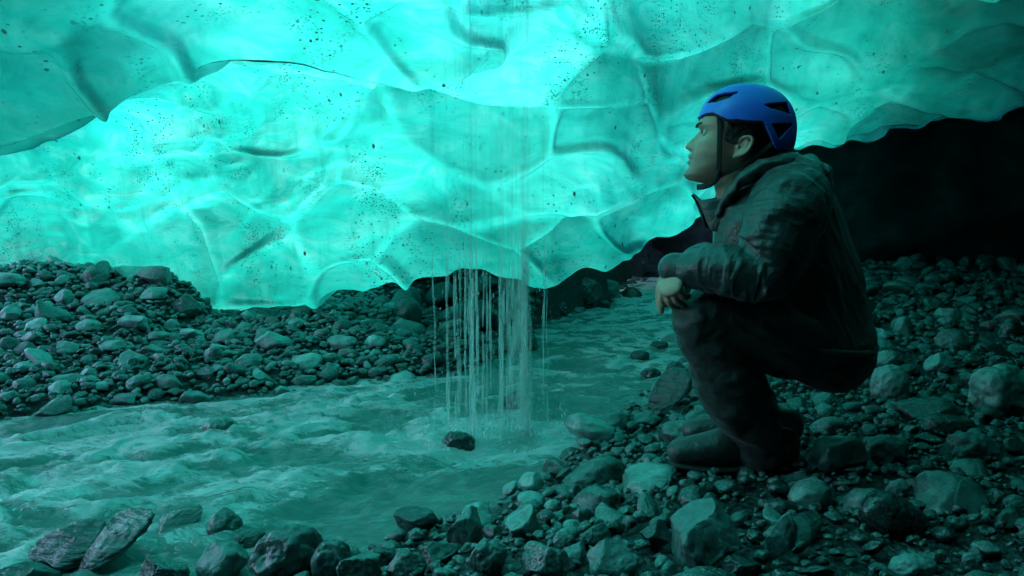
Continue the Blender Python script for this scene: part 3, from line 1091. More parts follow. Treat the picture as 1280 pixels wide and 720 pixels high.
def build_stones():
    rng = np.random.default_rng(3)
    arr = np.array(STONES)
    z = terrain(arr[:, :2])
    ins = inside(arr[:, :2], POLY)
    n = len(arr)
    app = arr[:, 2] / arr[:, 1]
    # what the frame shows
    pxs = 640 + arr[:, 0] / arr[:, 1] * F
    rel = (z - CAM[2]) / arr[:, 1]
    pys = 240 - rel * F * 1.0
    vis = (pxs > -30) & (pxs < 1310) & (pys < 740) & (pys > 300)
    hid = (pxs > 868) & (pxs < 1085) & (pys > 300) & (pys < 585)
    hid |= (arr[:, 1] > 4.8) & (arr[:, 0] < 0.3) & (arr[:, 0] > -1.6)
    score = np.where(vis & ~hid, app, 0)
    order = np.argsort(-score)
    single = np.zeros(n, bool)
    single[order[:250]] = True
    single &= score > 0
    tone = np.clip(rng.beta(2.0, 2.6, n), 0, 1)
    ax = np.stack([rng.uniform(0.85, 1.2, n), rng.uniform(0.65, 1.0, n), rng.uniform(0.42, 0.75, n)], -1)
    rots = rng.normal(0, 1, (n, 3)) * np.array([0.28, 0.28, 0]) + np.array([0, 0, 1]) * rng.uniform(0, 6.28, (n, 1))
    lift = rng.uniform(0.05, 0.32, n)
    groups = {
        'bar': ("grey cobble on the cobble bar across the stream, below the left ice wall", "cobbles on the bar across the stream"),
        'lip': ("shaded cobble on the low bank under the ice lip, behind the falling water", "cobbles under the ice lip"),
        'front': ("dark wet cobble on the near bank in front of and left of the man", "cobbles on the near bank in front of the man"),
        'right': ("dark cobble on the shadowed bank behind the man's back", "cobbles on the shadowed bank behind the man"),
    }
    lib = [mesh_np("cobble_shape", p, f) for p, f in SHAPES]
    for me in lib:
        me.materials.append(M['cobble'])
    # light painted into the tones: far bar paler, bank behind the man darker
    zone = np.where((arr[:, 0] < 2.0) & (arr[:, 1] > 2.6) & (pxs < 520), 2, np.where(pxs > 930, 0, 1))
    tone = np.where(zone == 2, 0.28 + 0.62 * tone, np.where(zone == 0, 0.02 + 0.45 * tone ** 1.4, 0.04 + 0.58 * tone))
    mats = {2: M['cobble_lit'], 0: M['cobble_shaded'], 1: M['cobble']}
    vv, ff, tt, off = [], [], [], 0
    for i in range(n):
        s = arr[i, 2] * 0.5
        x, y = arr[i, :2]
        zz = z[i] + s * ax[i, 2] * (0.9 - lift[i] * 2) + (0.012 if s < 0.03 else 0)
        if single[i]:
            o = bpy.data.objects.new("cobble", lib[i % len(lib)])
            COL.objects.link(o)
            o.location = (x, y, zz)
            o.rotation_euler = rots[i]
            o.scale = s * ax[i]
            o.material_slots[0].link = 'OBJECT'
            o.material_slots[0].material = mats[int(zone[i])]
            if x < 2.0 and y > 2.6 and pxs[i] < 500:
                g = 'bar'
            elif pxs[i] < 880 and y > 3.2:
                g = 'lip'
            elif pxs[i] < 1000:
                g = 'front'
            else:
                g = 'right'
            tag(o, groups[g][0], "stone", groups[g][1])
        else:
            big = app[i] > 0.014
            p, f = (SHAPES3 if big else SHAPES2)[i % 16]
            q = (p * (s * ax[i])) @ rotm(*rots[i]).T + np.array([x, y, zz])
            vv.append(q)
            ff.append(f + off)
            tt.append(np.full(len(q), tone[i]))
            off += len(q)
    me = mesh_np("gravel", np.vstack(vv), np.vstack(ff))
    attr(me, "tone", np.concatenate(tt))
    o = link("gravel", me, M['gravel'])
    tag(o, "wet grey gravel and small stones covering both banks", "gravel", kind="stuff")
    print("stones", n, "single", single.sum())


build_stones()

# ------------------------------------------------------------------ the crouching man
DV = np.array([0.26, 1.0, 0.0]) / math.hypot(0.26, 1.0)


def tube(pts, rad, flat=None, seg=22, sub=7, ydir=None):
    """closed round loft through pts; rad scalars or (ra, rb) pairs; ydir = direction of the rb axis"""
    pts = np.array(pts, float)
    rr = np.array([(r, r) if not hasattr(r, '__len__') else r for r in rad], float)
    t = np.concatenate([[0], np.cumsum(np.linalg.norm(np.diff(pts, axis=0), axis=1))])
    tq = np.linspace(0, t[-1], (len(pts) - 1) * sub + 1)
    if len(pts) > 2:
        # Catmull-Rom style smoothing through pchip keeps the joints
        c = pchip(t, pts, tq)
        r = pchip(t, rr, tq)
    else:
        c = np.stack([np.interp(tq, t, pts[:, k]) for k in range(3)], -1)
        r = np.stack([np.interp(tq, t, rr[:, k]) for k in range(2)], -1)
    tan = np.gradient(c, axis=0)
    tan /= np.linalg.norm(tan, axis=1, keepdims=True) + 1e-12
    yd = np.array(DV if ydir is None else ydir, float)
    rings = []
    # hemispherical ends
    for end in (0, 1):
        pass
    cap = [math.sin(a) for a in np.linspace(0.15, math.pi / 2, 6)[:-1]]
    cc, rs, tg = [], [], []
    for a in np.linspace(0.12, math.pi / 2, 6)[:-1]:
        m = r[0].mean()
        cc.append(c[0] - tan[0] * m * math.cos(a)); rs.append(r[0] * math.sin(a)); tg.append(tan[0])
    for k in range(len(c)):
        cc.append(c[k]); rs.append(r[k]); tg.append(tan[k])
    for a in np.linspace(0.12, math.pi / 2, 6)[:-1][::-1]:
        m = r[-1].mean()
        cc.append(c[-1] + tan[-1] * m * math.cos(a)); rs.append(r[-1] * math.sin(a)); tg.append(tan[-1])
    v = []
    th = np.linspace(0, 2 * math.pi, seg, endpoint=False)
    for q, rad2, tn in zip(cc, rs, tg):
        b = yd - tn * (yd @ tn)
        nb = np.linalg.norm(b)
        if nb < 1e-4:
            b = np.array([1.0, 0, 0]) - tn * tn[0]
            nb = np.linalg.norm(b)
        b /= nb
        a = np.cross(b, tn)
        v.append(q + np.cos(th)[:, None] * a * rad2[0] + np.sin(th)[:, None] * b * rad2[1])
    n = len(v)
    v = np.vstack(v)
    f = []
    for i in range(n - 1):
        for j in range(seg):
            j2 = (j + 1) % seg
            f.append((i * seg + j, i * seg + j2, (i + 1) * seg + j2, (i + 1) * seg + j))
    f.append(tuple(range(seg))[::-1])
    f.append(tuple((n - 1) * seg + j for j in range(seg)))
    return v, f


def ellipsoid(c, r, axes=np.eye(3), sub=4):
    d, f = ICO[sub]
    return np.array(c) + (d * np.array(r)) @ np.array(axes), [tuple(x) for x in f]


def union(parts, voxel, iters=3, fac=0.5):
    vs, fs, off = [], [], 0
    for v, f in parts:
        vs.append(v)
        fs += [tuple(int(q) + off for q in x) for x in f]
        off += len(v)
    me = bpy.data.meshes.new("tmp")
    me.from_pydata(np.vstack(vs).tolist(), [], fs)
    bm = bmesh.new()
    bm.from_mesh(me)
    bmesh.ops.recalc_face_normals(bm, faces=bm.faces)
    bm.to_mesh(me)
    bm.free()
    o = bpy.data.objects.new("tmp", me)
    COL.objects.link(o)
    r = o.modifiers.new("r", 'REMESH')
    r.mode = 'VOXEL'
    r.voxel_size = voxel
    s = o.modifiers.new("s", 'SMOOTH')
    s.factor = fac
    s.iterations = iters
    dg = bpy.context.evaluated_depsgraph_get()
    ev = o.evaluated_get(dg)
    m2 = bpy.data.meshes.new_from_object(ev)
    bpy.data.objects.remove(o)
    n = len(m2.vertices)
    co = np.empty(n * 3, np.float32)
    m2.vertices.foreach_get("co", co)
    no = np.empty(n * 3, np.float32)
    m2.vertices.foreach_get("normal", no)
    return m2, co.reshape(-1, 3).astype(float), no.reshape(-1, 3).astype(float)


def put_co(me, co):
    me.vertices.foreach_set("co", np.asarray(co, np.float32).ravel())
    me.polygons.foreach_set("use_smooth", np.ones(len(me.polygons), bool))
    me.update()


HD = 2.20
HS = F / HD
HO = P(np.float64(924), np.float64(186), np.float64(HD))
YAW = R(9)
TILT = R(4)
HF = np.array([-math.cos(YAW) * math.cos(TILT), math.sin(YAW) * math.cos(TILT), math.sin(TILT)])
HL = np.cross(np.array([0.0, 0.0, 1.0]), HF)
HL /= np.linalg.norm(HL)
HU = np.cross(HF, HL)


def hw(f, u, l):
    """head frame (forward, up, towards the camera) to world"""
    f, u, l = np.broadcast_arrays(np.asarray(f, float), np.asarray(u, float), np.asarray(l, float))
    return HO + f[..., None] * HF + u[..., None] * HU + l[..., None] * HL


def hp(px, py, l):
    """photo pixel on the head to world with sideways offset l"""
    return hw((924 - px) / HS, (186 - py) / HS, l)


_u = np.array([-.090, -.084, -.072, -.055, -.040, -.027, -.011, 0.0, .020, .036, .050, .070, .090, .108, .122, .130])
_fb = np.array([.078, .116, .1255, .119, .1155, .116, .113, .109, .101, .0965, .1025, .1015, .091, .068, .036, .008])
_bk = np.array([.030, .020, -.020, -.050, -.068, -.078, -.086, -.090, -.096, -.099, -.100, -.098, -.088, -.068, -.036, -.008])
_w = np.array([.022, .032, .044, .054, .060, .0635, .067, .068, .0705, .073, .0755, .076, .071, .058, .036, .010])


def head_surface(u, th, grow=0.0):
    fb, bk, w = np.interp(u, _u, _fb), np.interp(u, _u, _bk), np.interp(u, _u, _w)
    cx = 0.35 * fb + 0.65 * bk * 0.2
    c, s = np.cos(th), np.sin(th)
    ex = np.where(c > 0, 2.35, 2.1)
    cc = np.sign(c) * np.abs(c) ** (2 / ex)
    ss = np.sign(s) * np.abs(s) ** (2 / ex)
    f = cx + np.where(c > 0, (fb - cx) * cc, (cx - bk) * cc)
    l = w * ss
    al = np.abs(l)
    front = smooth(0.1, 0.55, c)

    def g(l0, u0, sl, su, a):
        return a * np.exp(-((al - l0) / sl) ** 2 - ((u - u0) / su) ** 2)
    h = np.interp(u, [-.018, -.013, -.008, -.002, .004, .012, .022, .032, .042], [0, .005, .017, .0215, .0205, .0165, .0105, .0055, 0])
    sl = np.interp(u, [-.01, 0, .02, .04], [.0105, .0095, .0065, .0065])
    add = h * np.exp(-(l / sl) ** 2)
    add += g(.0135, -.004, .0055, .0065, .0085)
    add += g(0, -.0265, .017, .0055, .0065) + g(0, -.0405, .015, .0052, .0075) - g(0, -.0338, .020, .0018, .0050)
    add += g(0, -.070, .020, .012, .0045) - g(0, -.052, .022, .005, .0028)
    add += g(.024, .050, .019, .0065, .0062) - g(.031, .032, .0125, .0095, .0145)
    add += g(.050, .010, .016, .012, .0045) - g(.052, -.030, .014, .018, .0065)
    add += g(.031, .0385, .012, .0030, .0065) + g(.031, .0245, .011, .0028, .0040)
    add -= g(.026, -.018, .006, .014, .0028) + g(.030, .016, .011, .0035, .0016) + g(.008, -.010, .004, .0025, .0035)
    add += g(.056, -.052, .012, .012, .0040)
    f = f + add * front
    # grow outwards (hair)
    f = f + grow * c
    l = l + grow * s
    return f, l


def make_person():
    base = np.array([PERSON_XY[0] + 0.02, PERSON_XY[1] - 0.03, 0.0])
    base[2] = tz(base[0], base[1])
    parts = []
    # ---- head
    nth, nu = 160, 150
    us = np.interp(np.linspace(0, 1, nu), np.linspace(0, 1, len(_u)), _u)
    us = np.linspace(_u[0], _u[-1], nu)
    th = np.linspace(0, 2 * math.pi, nth, endpoint=False)
    U, T = np.meshgrid(us, th, indexing='ij')
    f, l = head_surface(U, T)
    v = hw(f, U, l).reshape(-1, 3)
    fc = [(i * nth + j, i * nth + (j + 1) % nth, (i + 1) * nth + (j + 1) % nth, (i + 1) * nth + j) for i in range(nu - 1) for j in range(nth)]
    fc.append(tuple(range(nth))[::-1])
    fc.append(tuple((nu - 1) * nth + j for j in range(nth)))
    parts.append((v, fc))
    # ---- ears
    for s in (1, -1):
        def ep(a, b, o):            # a: back, b: up in ear plane tilted back
            t = R(24)
            bb = b * math.cos(t) - a * math.sin(t) * -1 * 0
            x = a * math.cos(t) + b * math.sin(t)
            y = -a * math.sin(t) + b * math.cos(t)
            return hw(-0.000 - x, 0.0 + y, s * (0.0685 + o + 0.30 * max(0, x + .012)))
        path = [ep(-.011, -.004, .002), ep(-.013, .010, .005), ep(-.008, .023, .009), ep(.002, .029, .011), ep(.012, .024, .012), ep(.0155, .010, .012), ep(.013, -.006, .011), ep(.005, -.018, .009), ep(-.004, -.026, .007)]
        parts.append(tube(path, [.0036, .0038, .004, .004, .0042, .0042, .0042, .0048, .006], seg=12, sub=5, ydir=HF))
        path = [ep(.002, .018, .006), ep(.007, .008, .007), ep(.006, -.006, .007), ep(-.002, -.012, .006)]
        parts.append(tube(path, [.003, .0034, .0034, .003], seg=12, sub=5, ydir=HF))
        c0 = ep(.001, .002, .001)
        e1 = ep(.016, .002, .004) - c0
        e2 = ep(.001, .030, .003) - c0
        e1 /= np.linalg.norm(e1)
        e2 /= np.linalg.norm(e2)
        e3 = np.cross(e1, e2)
        parts.append(ellipsoid(c0, (.0155, .028, .0045), np.stack([e1, e2, e3])))
        parts.append(ellipsoid(ep(-.009, -.004, .004), (.004, .006, .004)))
    # ---- neck and the body under the clothes
    parts.append(tube([hp(921, 205, 0), hp(927, 232, 0), hp(948, 262, 0), hp(985, 300, 0)], [(.058, .056), (.056, .055), (.062, .066), (.08, .10)]))
    parts.append(tube([P(975., 275., 2.2), P(1005., 330., 2.2), P(1030., 390., 2.2), P(1036., 436., 2.2)], [(.09, .15), (.10, .15), (.10, .14), (.09, .13)]))
    armL = [P(985., 245., 2.04), P(955., 352., 1.985), P(900., 342., 2.01), P(846., 336., 2.05)]
    armR = [P(985., 245., 2.38), P(915., 345., 2.43), P(888., 338., 2.36), P(858., 335., 2.22)]
    for arm in (armL, armR):
        parts.append(tube(arm, [.055, .045, .038, (.024, .028)]))
    legL = [P(1028., 436., 2.12), P(945., 410., 2.09), P(872., 390., 2.07), P(905., 460., 2.09), P(950., 560., 2.12)]
    legR = [P(1028., 436., 2.29), P(950., 405., 2.34), P(884., 386., 2.38), P(915., 460., 2.36), P(960., 552., 2.33)]
    for lg in (legL, legR):
        parts.append(tube(lg, [.085, .07, .05, .052, .036]))

    # ---- hands: palm, four fingers, thumb
    def hand(wr, kn, fwd, side, spread, curl_to, flip):
        """wr wrist, kn knuckle centre, side = across the palm, curl_to = direction the fingers bend to"""
        side = side / np.linalg.norm(side)
        ax = (kn - wr) / np.linalg.norm(kn - wr)
        curl = curl_to - ax * (curl_to @ ax)
        curl /= np.linalg.norm(curl)
        parts.append(tube([wr, 0.5 * (wr + kn), kn], [(.024, .027), (.016, .033), (.012, .035)], ydir=side, seg=18))
        for k, (o, L, a1) in enumerate(((-.027, .060, .50), (-.009, .068, .62), (.009, .064, .75), (.025, .050, .9))):
            p0 = kn + side * o * 0.98 - ax * abs(o) * 0.12
            d1 = ax * math.cos(a1) + curl * math.sin(a1) + side * o * spread
            d2 = ax * math.cos(a1 + .8) + curl * math.sin(a1 + .8) + side * o * spread
            d3 = ax * math.cos(a1 + 1.35) + curl * math.sin(a1 + 1.35)
            p1 = p0 + d1 * L * .46
            p2 = p1 + d2 * L * .32
            p3 = p2 + d3 * L * .20
            parts.append(tube([p0 - ax * .012, p0, p1, p2, p3], [.0088, .0092, .0086, .0078, .0066], seg=12, sub=4, ydir=side))
        t0 = wr + ax * .022 - side * .026 * flip
        t1 = t0 + ax * .026 - side * .016 * flip + curl * .014
        t2 = t1 + ax * .026 - side * .002 * flip + curl * .014
        t3 = t2 + ax * .018 + side * .004 * flip + curl * .010
        parts.append(tube([t0, t1, t2, t3], [.013, .0115, .0098, .0075], seg=12, sub=4, ydir=side))
    hand(P(846., 335., 2.040), P(838., 359., 2.02), None, np.array([0.62, -0.76, 0.12]), 1.2, np.array([0.70, 0.6, -0.1]), 1)
    hand(P(862., 338., 2.20), P(840., 356., 2.15), None, np.array([0.5, 0.8, 0.1]), 1.0, np.array([0.6, -0.2, -0.7]), -1)

    me, co, no = union(parts, 0.0024, 3, 0.5)
    put_co(me, co - base)
    person = link("person", me, M['skin'], None, base)
    me.materials.append(M['lip'])
    vco = co - HO
    vu, vf, vl = vco @ HU, vco @ HF, np.abs(vco @ HL)
    st_ = smooth(-.012, -.026, vu) * smooth(-.115, -.090, vu) * smooth(.012, .035, vf) + smooth(.030, .045, vf) * smooth(.060, .050, vf) * smooth(.012, -.01, vu) * smooth(-.03, -.01, vu)
    attr(me, "stubble", np.clip(st_, 0, 1) * 0.75)
    # lips get their own colour
    cen = np.empty(len(me.polygons) * 3, np.float32)
    me.polygons.foreach_get("center", cen)
    cen = cen.reshape(-1, 3) + base - HO
    fu, ff, fl = cen @ HU, cen @ HF, cen @ HL
    mi = ((np.abs(fl) < .024) & (ff > .105) & (np.abs(fu + .0335) < .0105 * (1 - (np.abs(fl) / .026) ** 2))).astype(np.int32)
    me.polygons.foreach_set("material_index", mi)
    tag(person, "man in dark jacket and blue helmet crouching on the stones, gazing up at the ice", "person")

    def child(name, me, mat, par=person, label=None):
        o = link(name, me, M[mat], par)
        if label:
            o["label"] = label
        return o

    def simple(vf):
        me = mesh_np("m", vf[0] - base, vf[1])
        return me

    # ---- eyes
    for s in (1, -1):
        c = hw(.0835, .0315, s * .0315)
        e = child("eye", simple(ellipsoid(c, (.0118,) * 3)), 'eye')
        gd = HF * .97 + HU * .20 + HL * s * .10
        gd /= np.linalg.norm(gd)
        child("iris", simple(ellipsoid(c + gd * .0075, (.0066,) * 3)), 'iris', e)
        b = [hw(.1065, .0475, s * .010), hw(.1045, .0515, s * .022), hw(.0965, .0530, s * .036), hw(.0845, .0490, s * .049)]
        child("eyebrow", simple(tube(b, [(.0034, .0026), (.0044, .0030), (.0042, .0028), (.0018, .0016)], seg=10, sub=5)), 'hair')
    # ---- hair: a short crop over the scalp region of the head surface
    nth2 = 220
    th2 = np.linspace(0, 2 * math.pi, nth2, endpoint=False)
    us2 = np.linspace(-.06, .128, 120)
    U, T = np.meshgrid(us2, th2, indexing='ij')
    f0, l0 = head_surface(U, T)
    nz = fbm(np.stack([f0, U, l0], -1).reshape(-1, 3) * 160, 3, 4).reshape(f0.shape)
    f1, l1 = head_surface(U, T, 0.0055)
    vis = (U > .006 + 0.01 * smooth(.02, .05, f0)) & (f0 < .040 + .004 * nz) | ((f0 < -.024) & (U > -.052 + .006 * nz)) | (U > .085)
    g = np.where(vis, 1.0, 0.0)
    f1, l1 = head_surface(U, T, 0.0)
    k = 0.006 + 0.0030 * nz
    f1 = f1 + k * np.cos(T) * g - (1 - g) * 0.004 * np.cos(T)
    l1 = l1 + k * np.sin(T) * g - (1 - g) * 0.004 * np.sin(T)
    v = hw(f1, U, l1).reshape(-1, 3)
    fa = []
    gm = g > .5
    for i in range(len(us2) - 1):
        for j in range(nth2):
            j2 = (j + 1) % nth2
            if gm[i, j] or gm[i + 1, j] or gm[i, j2] or gm[i + 1, j2]:
                fa.append((i * nth2 + j, i * nth2 + j2, (i + 1) * nth2 + j2, (i + 1) * nth2 + j))
    child("hair", mesh_np("hair", v - base, np.array(fa)), 'hair')

    # ---- helmet
    hc = np.array([(924 - 929.5) / HS, (186 - 165.5) / HS, 0.0])
    d, fi = ico(7)
    ex = 2.25
    nrm = (np.abs(d) ** ex).sum(1) ** (-1 / ex)
    q = d * nrm[:, None]
    A = np.array([.1130, .1095, .093])

    def shell(sc, cutoff):
        return q * (A * sc) + hc

    def pxs(pt):
        return 924 - pt[:, 0] * HS, 186 - pt[:, 1] * HS
    rim = np.array([(840, 157), (870, 155.5), (879, 149.5), (888, 148.5), (903, 155.5), (944, 156), (960, 184), (966, 187), (982, 183), (1000, 174)], float)
    vents = [np.array(z, float) for z in (
        [(879, 137.5), (885, 130), (893, 124.5), (919, 121.5), (905, 131), (891, 136)],
        [(940, 136.5), (972, 129.5), (979, 146), (951, 140.5)],
        [(952, 157), (981, 153.5), (963.5, 176)],
        [(979, 129), (981, 128), (987, 138), (985, 140)])]

    vents = [z.mean(0) + (z - z.mean(0)) * 0.82 for z in vents]

    def build_shell(sc, with_vents, lift):
        pt = q * (A * sc) + hc
        x, y = pxs(pt)
        keep = y < np.interp(x, rim[:, 0], rim[:, 1]) - lift
        if with_vents:
            xy = np.stack([x, y], -1)
            for z in vents:
                keep &= ~(inside(xy, z) & (np.abs(pt[:, 2]) > .018))
        ff = fi[keep[fi].all(1)]
        used = np.unique(ff)
        mp = -np.ones(len(pt), np.int64)
        mp[used] = np.arange(len(used))
        return hw(pt[used, 0], pt[used, 1], pt[used, 2]) - base, mp[ff]
    v, ff = build_shell(1.0, True, 0)
    me = mesh_np("helmet", v, ff)
    hel = child("helmet", me, 'helmet', label="blue climbing helmet with dark vents")
    sm = hel.modifiers.new("smooth", 'SMOOTH')
    sm.factor = 0.5
    sm.iterations = 2
    so = hel.modifiers.new("thick", 'SOLIDIFY')
    so.thickness = 0.007
    so.offset = -1
    v, ff = build_shell(0.915, False, -1.0)
    lin = child("helmet_liner", mesh_np("liner", v, ff), 'black', hel)
    so = lin.modifiers.new("thick", 'SOLIDIFY')
    so.thickness = 0.006
    # rim band
    for s in (1, -1):
        bp = []
        for x in np.linspace(873, 946, 24):
            y = np.interp(x, rim[:, 0], rim[:, 1])
            ff_, uu_ = (924 - x) / HS, (186 - y) / HS
            k = 1 - np.abs((ff_ - hc[0]) / A[0]) ** ex - np.abs((uu_ - hc[1]) / A[1]) ** ex
            bp.append(hw(ff_, uu_ - .001, s * A[2] * max(k, 1e-4) ** (1 / ex)))
        child("rim_trim", simple(tube(bp, [.0032] * len(bp), seg=10, sub=2)), 'black', hel)
    # ---- chin straps
    for s in (1, -1):
        path = [hp(894, 150, s * .070), hp(896, 165, s * .0755), hp(897.5, 185, s * .0745), hp(899, 205, s * .069), hp(899.5, 219, s * .061), hp(893, 231, s * .044), hp(882, 236, s * .020), hp(878, 236.5, 0)]
        child("chin_strap", simple(tube(path, [(.0065, .0016)] * 4 + [(.0075, .0020)] * 2 + [(.0070, .0018)] * 2, seg=12, sub=8)), 'strap', hel)
        path = [hp(958, 180, s * .080), hp(945, 193, s * .0745), hp(925, 208, s * .066), hp(903, 220, s * .062)]
        child("chin_strap", simple(tube(path, [(.006, .0016)] * 4, seg=12, sub=8)), 'strap', hel)
        child("strap_buckle", simple(ellipsoid(hp(900, 219, s * .064), (.008, .005, .011))), 'black', hel)

    # ---- jacket
    jp = []
    sec = [((896, 254), (975, 214), .075), ((893, 268), (1012, 205), .125), ((892, 285), (1040, 236), .175), ((893, 318), (1063, 300), .185), ((908, 360), (1081, 355), .185), ((944, 394), (1089, 400), .195), ((976, 412), (1092, 424), .20), ((992, 428), (1091, 441), .19)]
    pts, rad = [], []
    ring_v = []
    nseg = 40
    for (a, b, dep) in sec:
        A0, B0 = P(float(a[0]), float(a[1]), 2.2), P(float(b[0]), float(b[1]), 2.2)
        c, h = (A0 + B0) / 2, (B0 - A0) / 2
        t = np.linspace(0, 2 * math.pi, nseg, endpoint=False)
        ce, se = np.cos(t), np.sin(t)
        ce = np.sign(ce) * np.abs(ce) ** .85
        se = np.sign(se) * np.abs(se) ** .85
        ring_v.append(c + ce[:, None] * h + se[:, None] * DV * dep)
    RV = np.array(ring_v)
    par = np.arange(len(sec), dtype=float)
    RQ = pchip(par, RV, np.linspace(0, len(sec) - 1, 50))
    nr = len(RQ)
    v = RQ.reshape(-1, 3)
    fc = [(i * nseg + j, i * nseg + (j + 1) % nseg, (i + 1) * nseg + (j + 1) % nseg, (i + 1) * nseg + j) for i in range(nr - 1) for j in range(nseg)]
    fc.append(tuple(range(nseg))[::-1])
    fc.append(tuple((nr - 1) * nseg + j for j in range(nseg)))
    jp.append((v, fc))
    sleeveL = [P(1000., 236., 2.08), P(985., 262., 2.02), P(970., 305., 1.985), P(955., 344., 1.965), P(930., 343., 1.97), P(900., 338., 1.99), P(868., 338., 2.02), P(846., 336., 2.045)]
    SL, SRt = [], []
    SL.append(tube(sleeveL, [.075, .090, .086, .066, .064, .060, .046, (.034, .036)]))
    sleeveR = [P(998., 238., 2.34), P(975., 270., 2.41), P(940., 320., 2.44), P(912., 338., 2.44), P(890., 330., 2.38), P(872., 328., 2.28), P(862., 334., 2.22)]
    SRt.append(tube(sleeveR, [.075, .088, .078, .066, .056, .042, .034]))
    me, co, no = union(jp, 0.0038, 8, 0.5)
    # folds: long creases that fan from the shoulder down the back and round the waist
    q1 = np.stack([co @ np.array([0.80, 0.2, 0.45]), co @ np.array([-0.5, 0.1, 0.85]), co @ DV], -1)

    def crease(q, seed):
        n_ = fbm(q, 3, seed)
        return np.exp(-(n_ / 0.16) ** 2) - 0.35
    sw_ = fbm(co * 5, 2, 47)
    d = 0.008 * crease(q1 * np.array([8.0, 2.2, 3.5]), 44) + 0.005 * crease(q1 * np.array([19.0, 6.0, 8.0]) + 5, 46) * smooth(-0.2, 0.3, sw_) - 0.002
    put_co(me, (co + no * d[:, None]) - base)
    jac = child("jacket", me, 'jacket')
    ring = RQ[44]
    ring = ring.mean(0) + (ring - ring.mean(0)) * 1.012
    child("hem", simple(tube(np.vstack([ring, ring[:1]]), [.0075] * (nseg + 1), seg=10, sub=2)), 'jacket', jac)
    wr = P(846., 336., 2.045)

    def sleeve(parts_, arm, seed):
        m_, c_, n_ = union(parts_, 0.0035, 6, 0.5)
        a_ = np.array(arm)
        # distance along the arm and angle round it
        best = np.full(len(c_), 9.0)
        al = np.zeros(len(c_))
        L0 = 0.0
        for u_, w_ in zip(a_[:-1], a_[1:]):
            e_ = w_ - u_
            l_ = np.linalg.norm(e_)
            t_ = np.clip((c_ - u_) @ e_ / l_ ** 2, 0, 1)
            dd = np.linalg.norm(c_ - u_ - t_[:, None] * e_, axis=1)
            m2_ = dd < best
            best = np.where(m2_, dd, best)
            al = np.where(m2_, L0 + t_ * l_, al)
            L0 += l_
        el_ = a_[3] if len(a_) > 7 else a_[3]
        near = np.exp(-(np.linalg.norm(c_ - el_, axis=1) / .12) ** 2)
        qa = np.stack([al * 13 + 1.2 * (c_ @ np.array([4., 0, 6.])), c_ @ np.array([5., 2., -4.]), c_ @ DV * 4], -1)
        qb = np.stack([al * 34, c_ @ np.array([9., 4., -8.]), c_ @ DV * 8], -1)
        dd = 0.0085 * crease(qa, seed) + 0.0045 * crease(qb, seed + 3) * (0.35 + near) - 0.002
        dd *= smooth(L0, L0 - 0.10, al)
        put_co(m_, c_ + n_ * dd[:, None] - base)
        return child("sleeve", m_, 'jacket', jac)
    sleeve(SL, sleeveL, 120)
    sleeve(SRt, sleeveR, 140)
    # seams: shoulder to armpit, and the side seam
    sm_ = [P(958., 236., 2.085), P(972., 262., 1.945), P(1006., 300., 1.975), P(1030., 345., 2.01)]
    # collar: a standing open band round the neck
    cp = [(873, 250, .048, 12), (886, 258, .070, 30), (905, 254, .084, 32), (930, 240, .088, 30), (958, 222, .078, 27), (980, 205, .045, 24), (986, 200, 0, 24),
          (980, 205, -.045, 24), (958, 222, -.078, 27), (930, 240, -.088, 30), (905, 254, -.084, 32), (884, 258, -.064, 30), (873, 252, -.040, 12)]
    top, bot = [], []
    for (x, y, l, hgt) in cp:
        top.append(hp(x, y - 6, l * 0.93))
        bot.append(hp(x + 13, y + hgt, l * 1.16))
    t = np.arange(len(cp), dtype=float)
    tq = np.linspace(0, len(cp) - 1, 100)
    T1, B1 = pchip(t, np.array(top), tq), pchip(t, np.array(bot), tq)
    rows = []
    for k in np.linspace(0, 1, 16):
        rr_ = T1 * (1 - k) + B1 * k
        rows.append(rr_ + (math.sin(k * math.pi) * .010) * np.array([-.3, 0, .6]))
    G = np.array(rows)
    G = G + 0.004 * fbm(G.reshape(-1, 3) * 30, 2, 12).reshape(G.shape[:2])[..., None] * np.array([.4, -.6, .5])
    col = child("collar", mesh_np("collar", G.reshape(-1, 3) - base, grid_faces(16, 100)), 'jacket', jac)
    so = col.modifiers.new("thick", 'SOLIDIFY')
    so.thickness = .006
    so.offset = 0
    # hood rolled on the shoulders
    hd = [hp(904, 266, .092), hp(917, 236, .104), hp(938, 216, .114), hp(970, 203, .100), hp(1004, 203, .045), hp(1006, 204, -.045), hp(970, 205, -.100), hp(938, 218, -.114), hp(917, 238, -.106), hp(904, 266, -.092)]
    pr = [tube(hd, [(.008, .010), (.014, .016), (.019, .024), (.023, .028), (.026, .030), (.026, .030), (.023, .028), (.019, .024), (.014, .016), (.008, .010)], sub=10)]
    pr.append(ellipsoid(P(1014., 218., 2.2), (.042, .095, .030)))
    me, co, no = union(pr, .004, 4)
    fold = 1 - np.abs(fbm(co * np.array([20, 12, 20]), 3, 61)) * 2
    put_co(me, co + no * (0.007 * fold - .002)[:, None] - base)
    child("hood", me, 'jacket', jac)
    # cuff band
    cdir = P(846., 336., 2.045) - P(868., 338., 2.02)
    cdir /= np.linalg.norm(cdir)
    c0 = P(846., 336., 2.045)
    child("cuff", simple(tube([c0 - cdir * .012, c0 + cdir * .006], [(.0375, .0395), (.037, .039)], seg=28)), 'jacket', jac)

    # ---- trousers
    tp = []
    lL = [P(1032., 432., 2.13), P(1000., 424., 2.10), P(935., 405., 2.08), P(874., 391., 2.065), P(890., 430., 2.075), P(912., 478., 2.09), P(944., 545., 2.115), P(950., 562., 2.12)]
    lR = [P(1032., 432., 2.28), P(1000., 420., 2.31), P(940., 400., 2.34), P(886., 386., 2.38), P(900., 430., 2.37), P(920., 478., 2.355), P(952., 540., 2.335), P(958., 556., 2.33)]
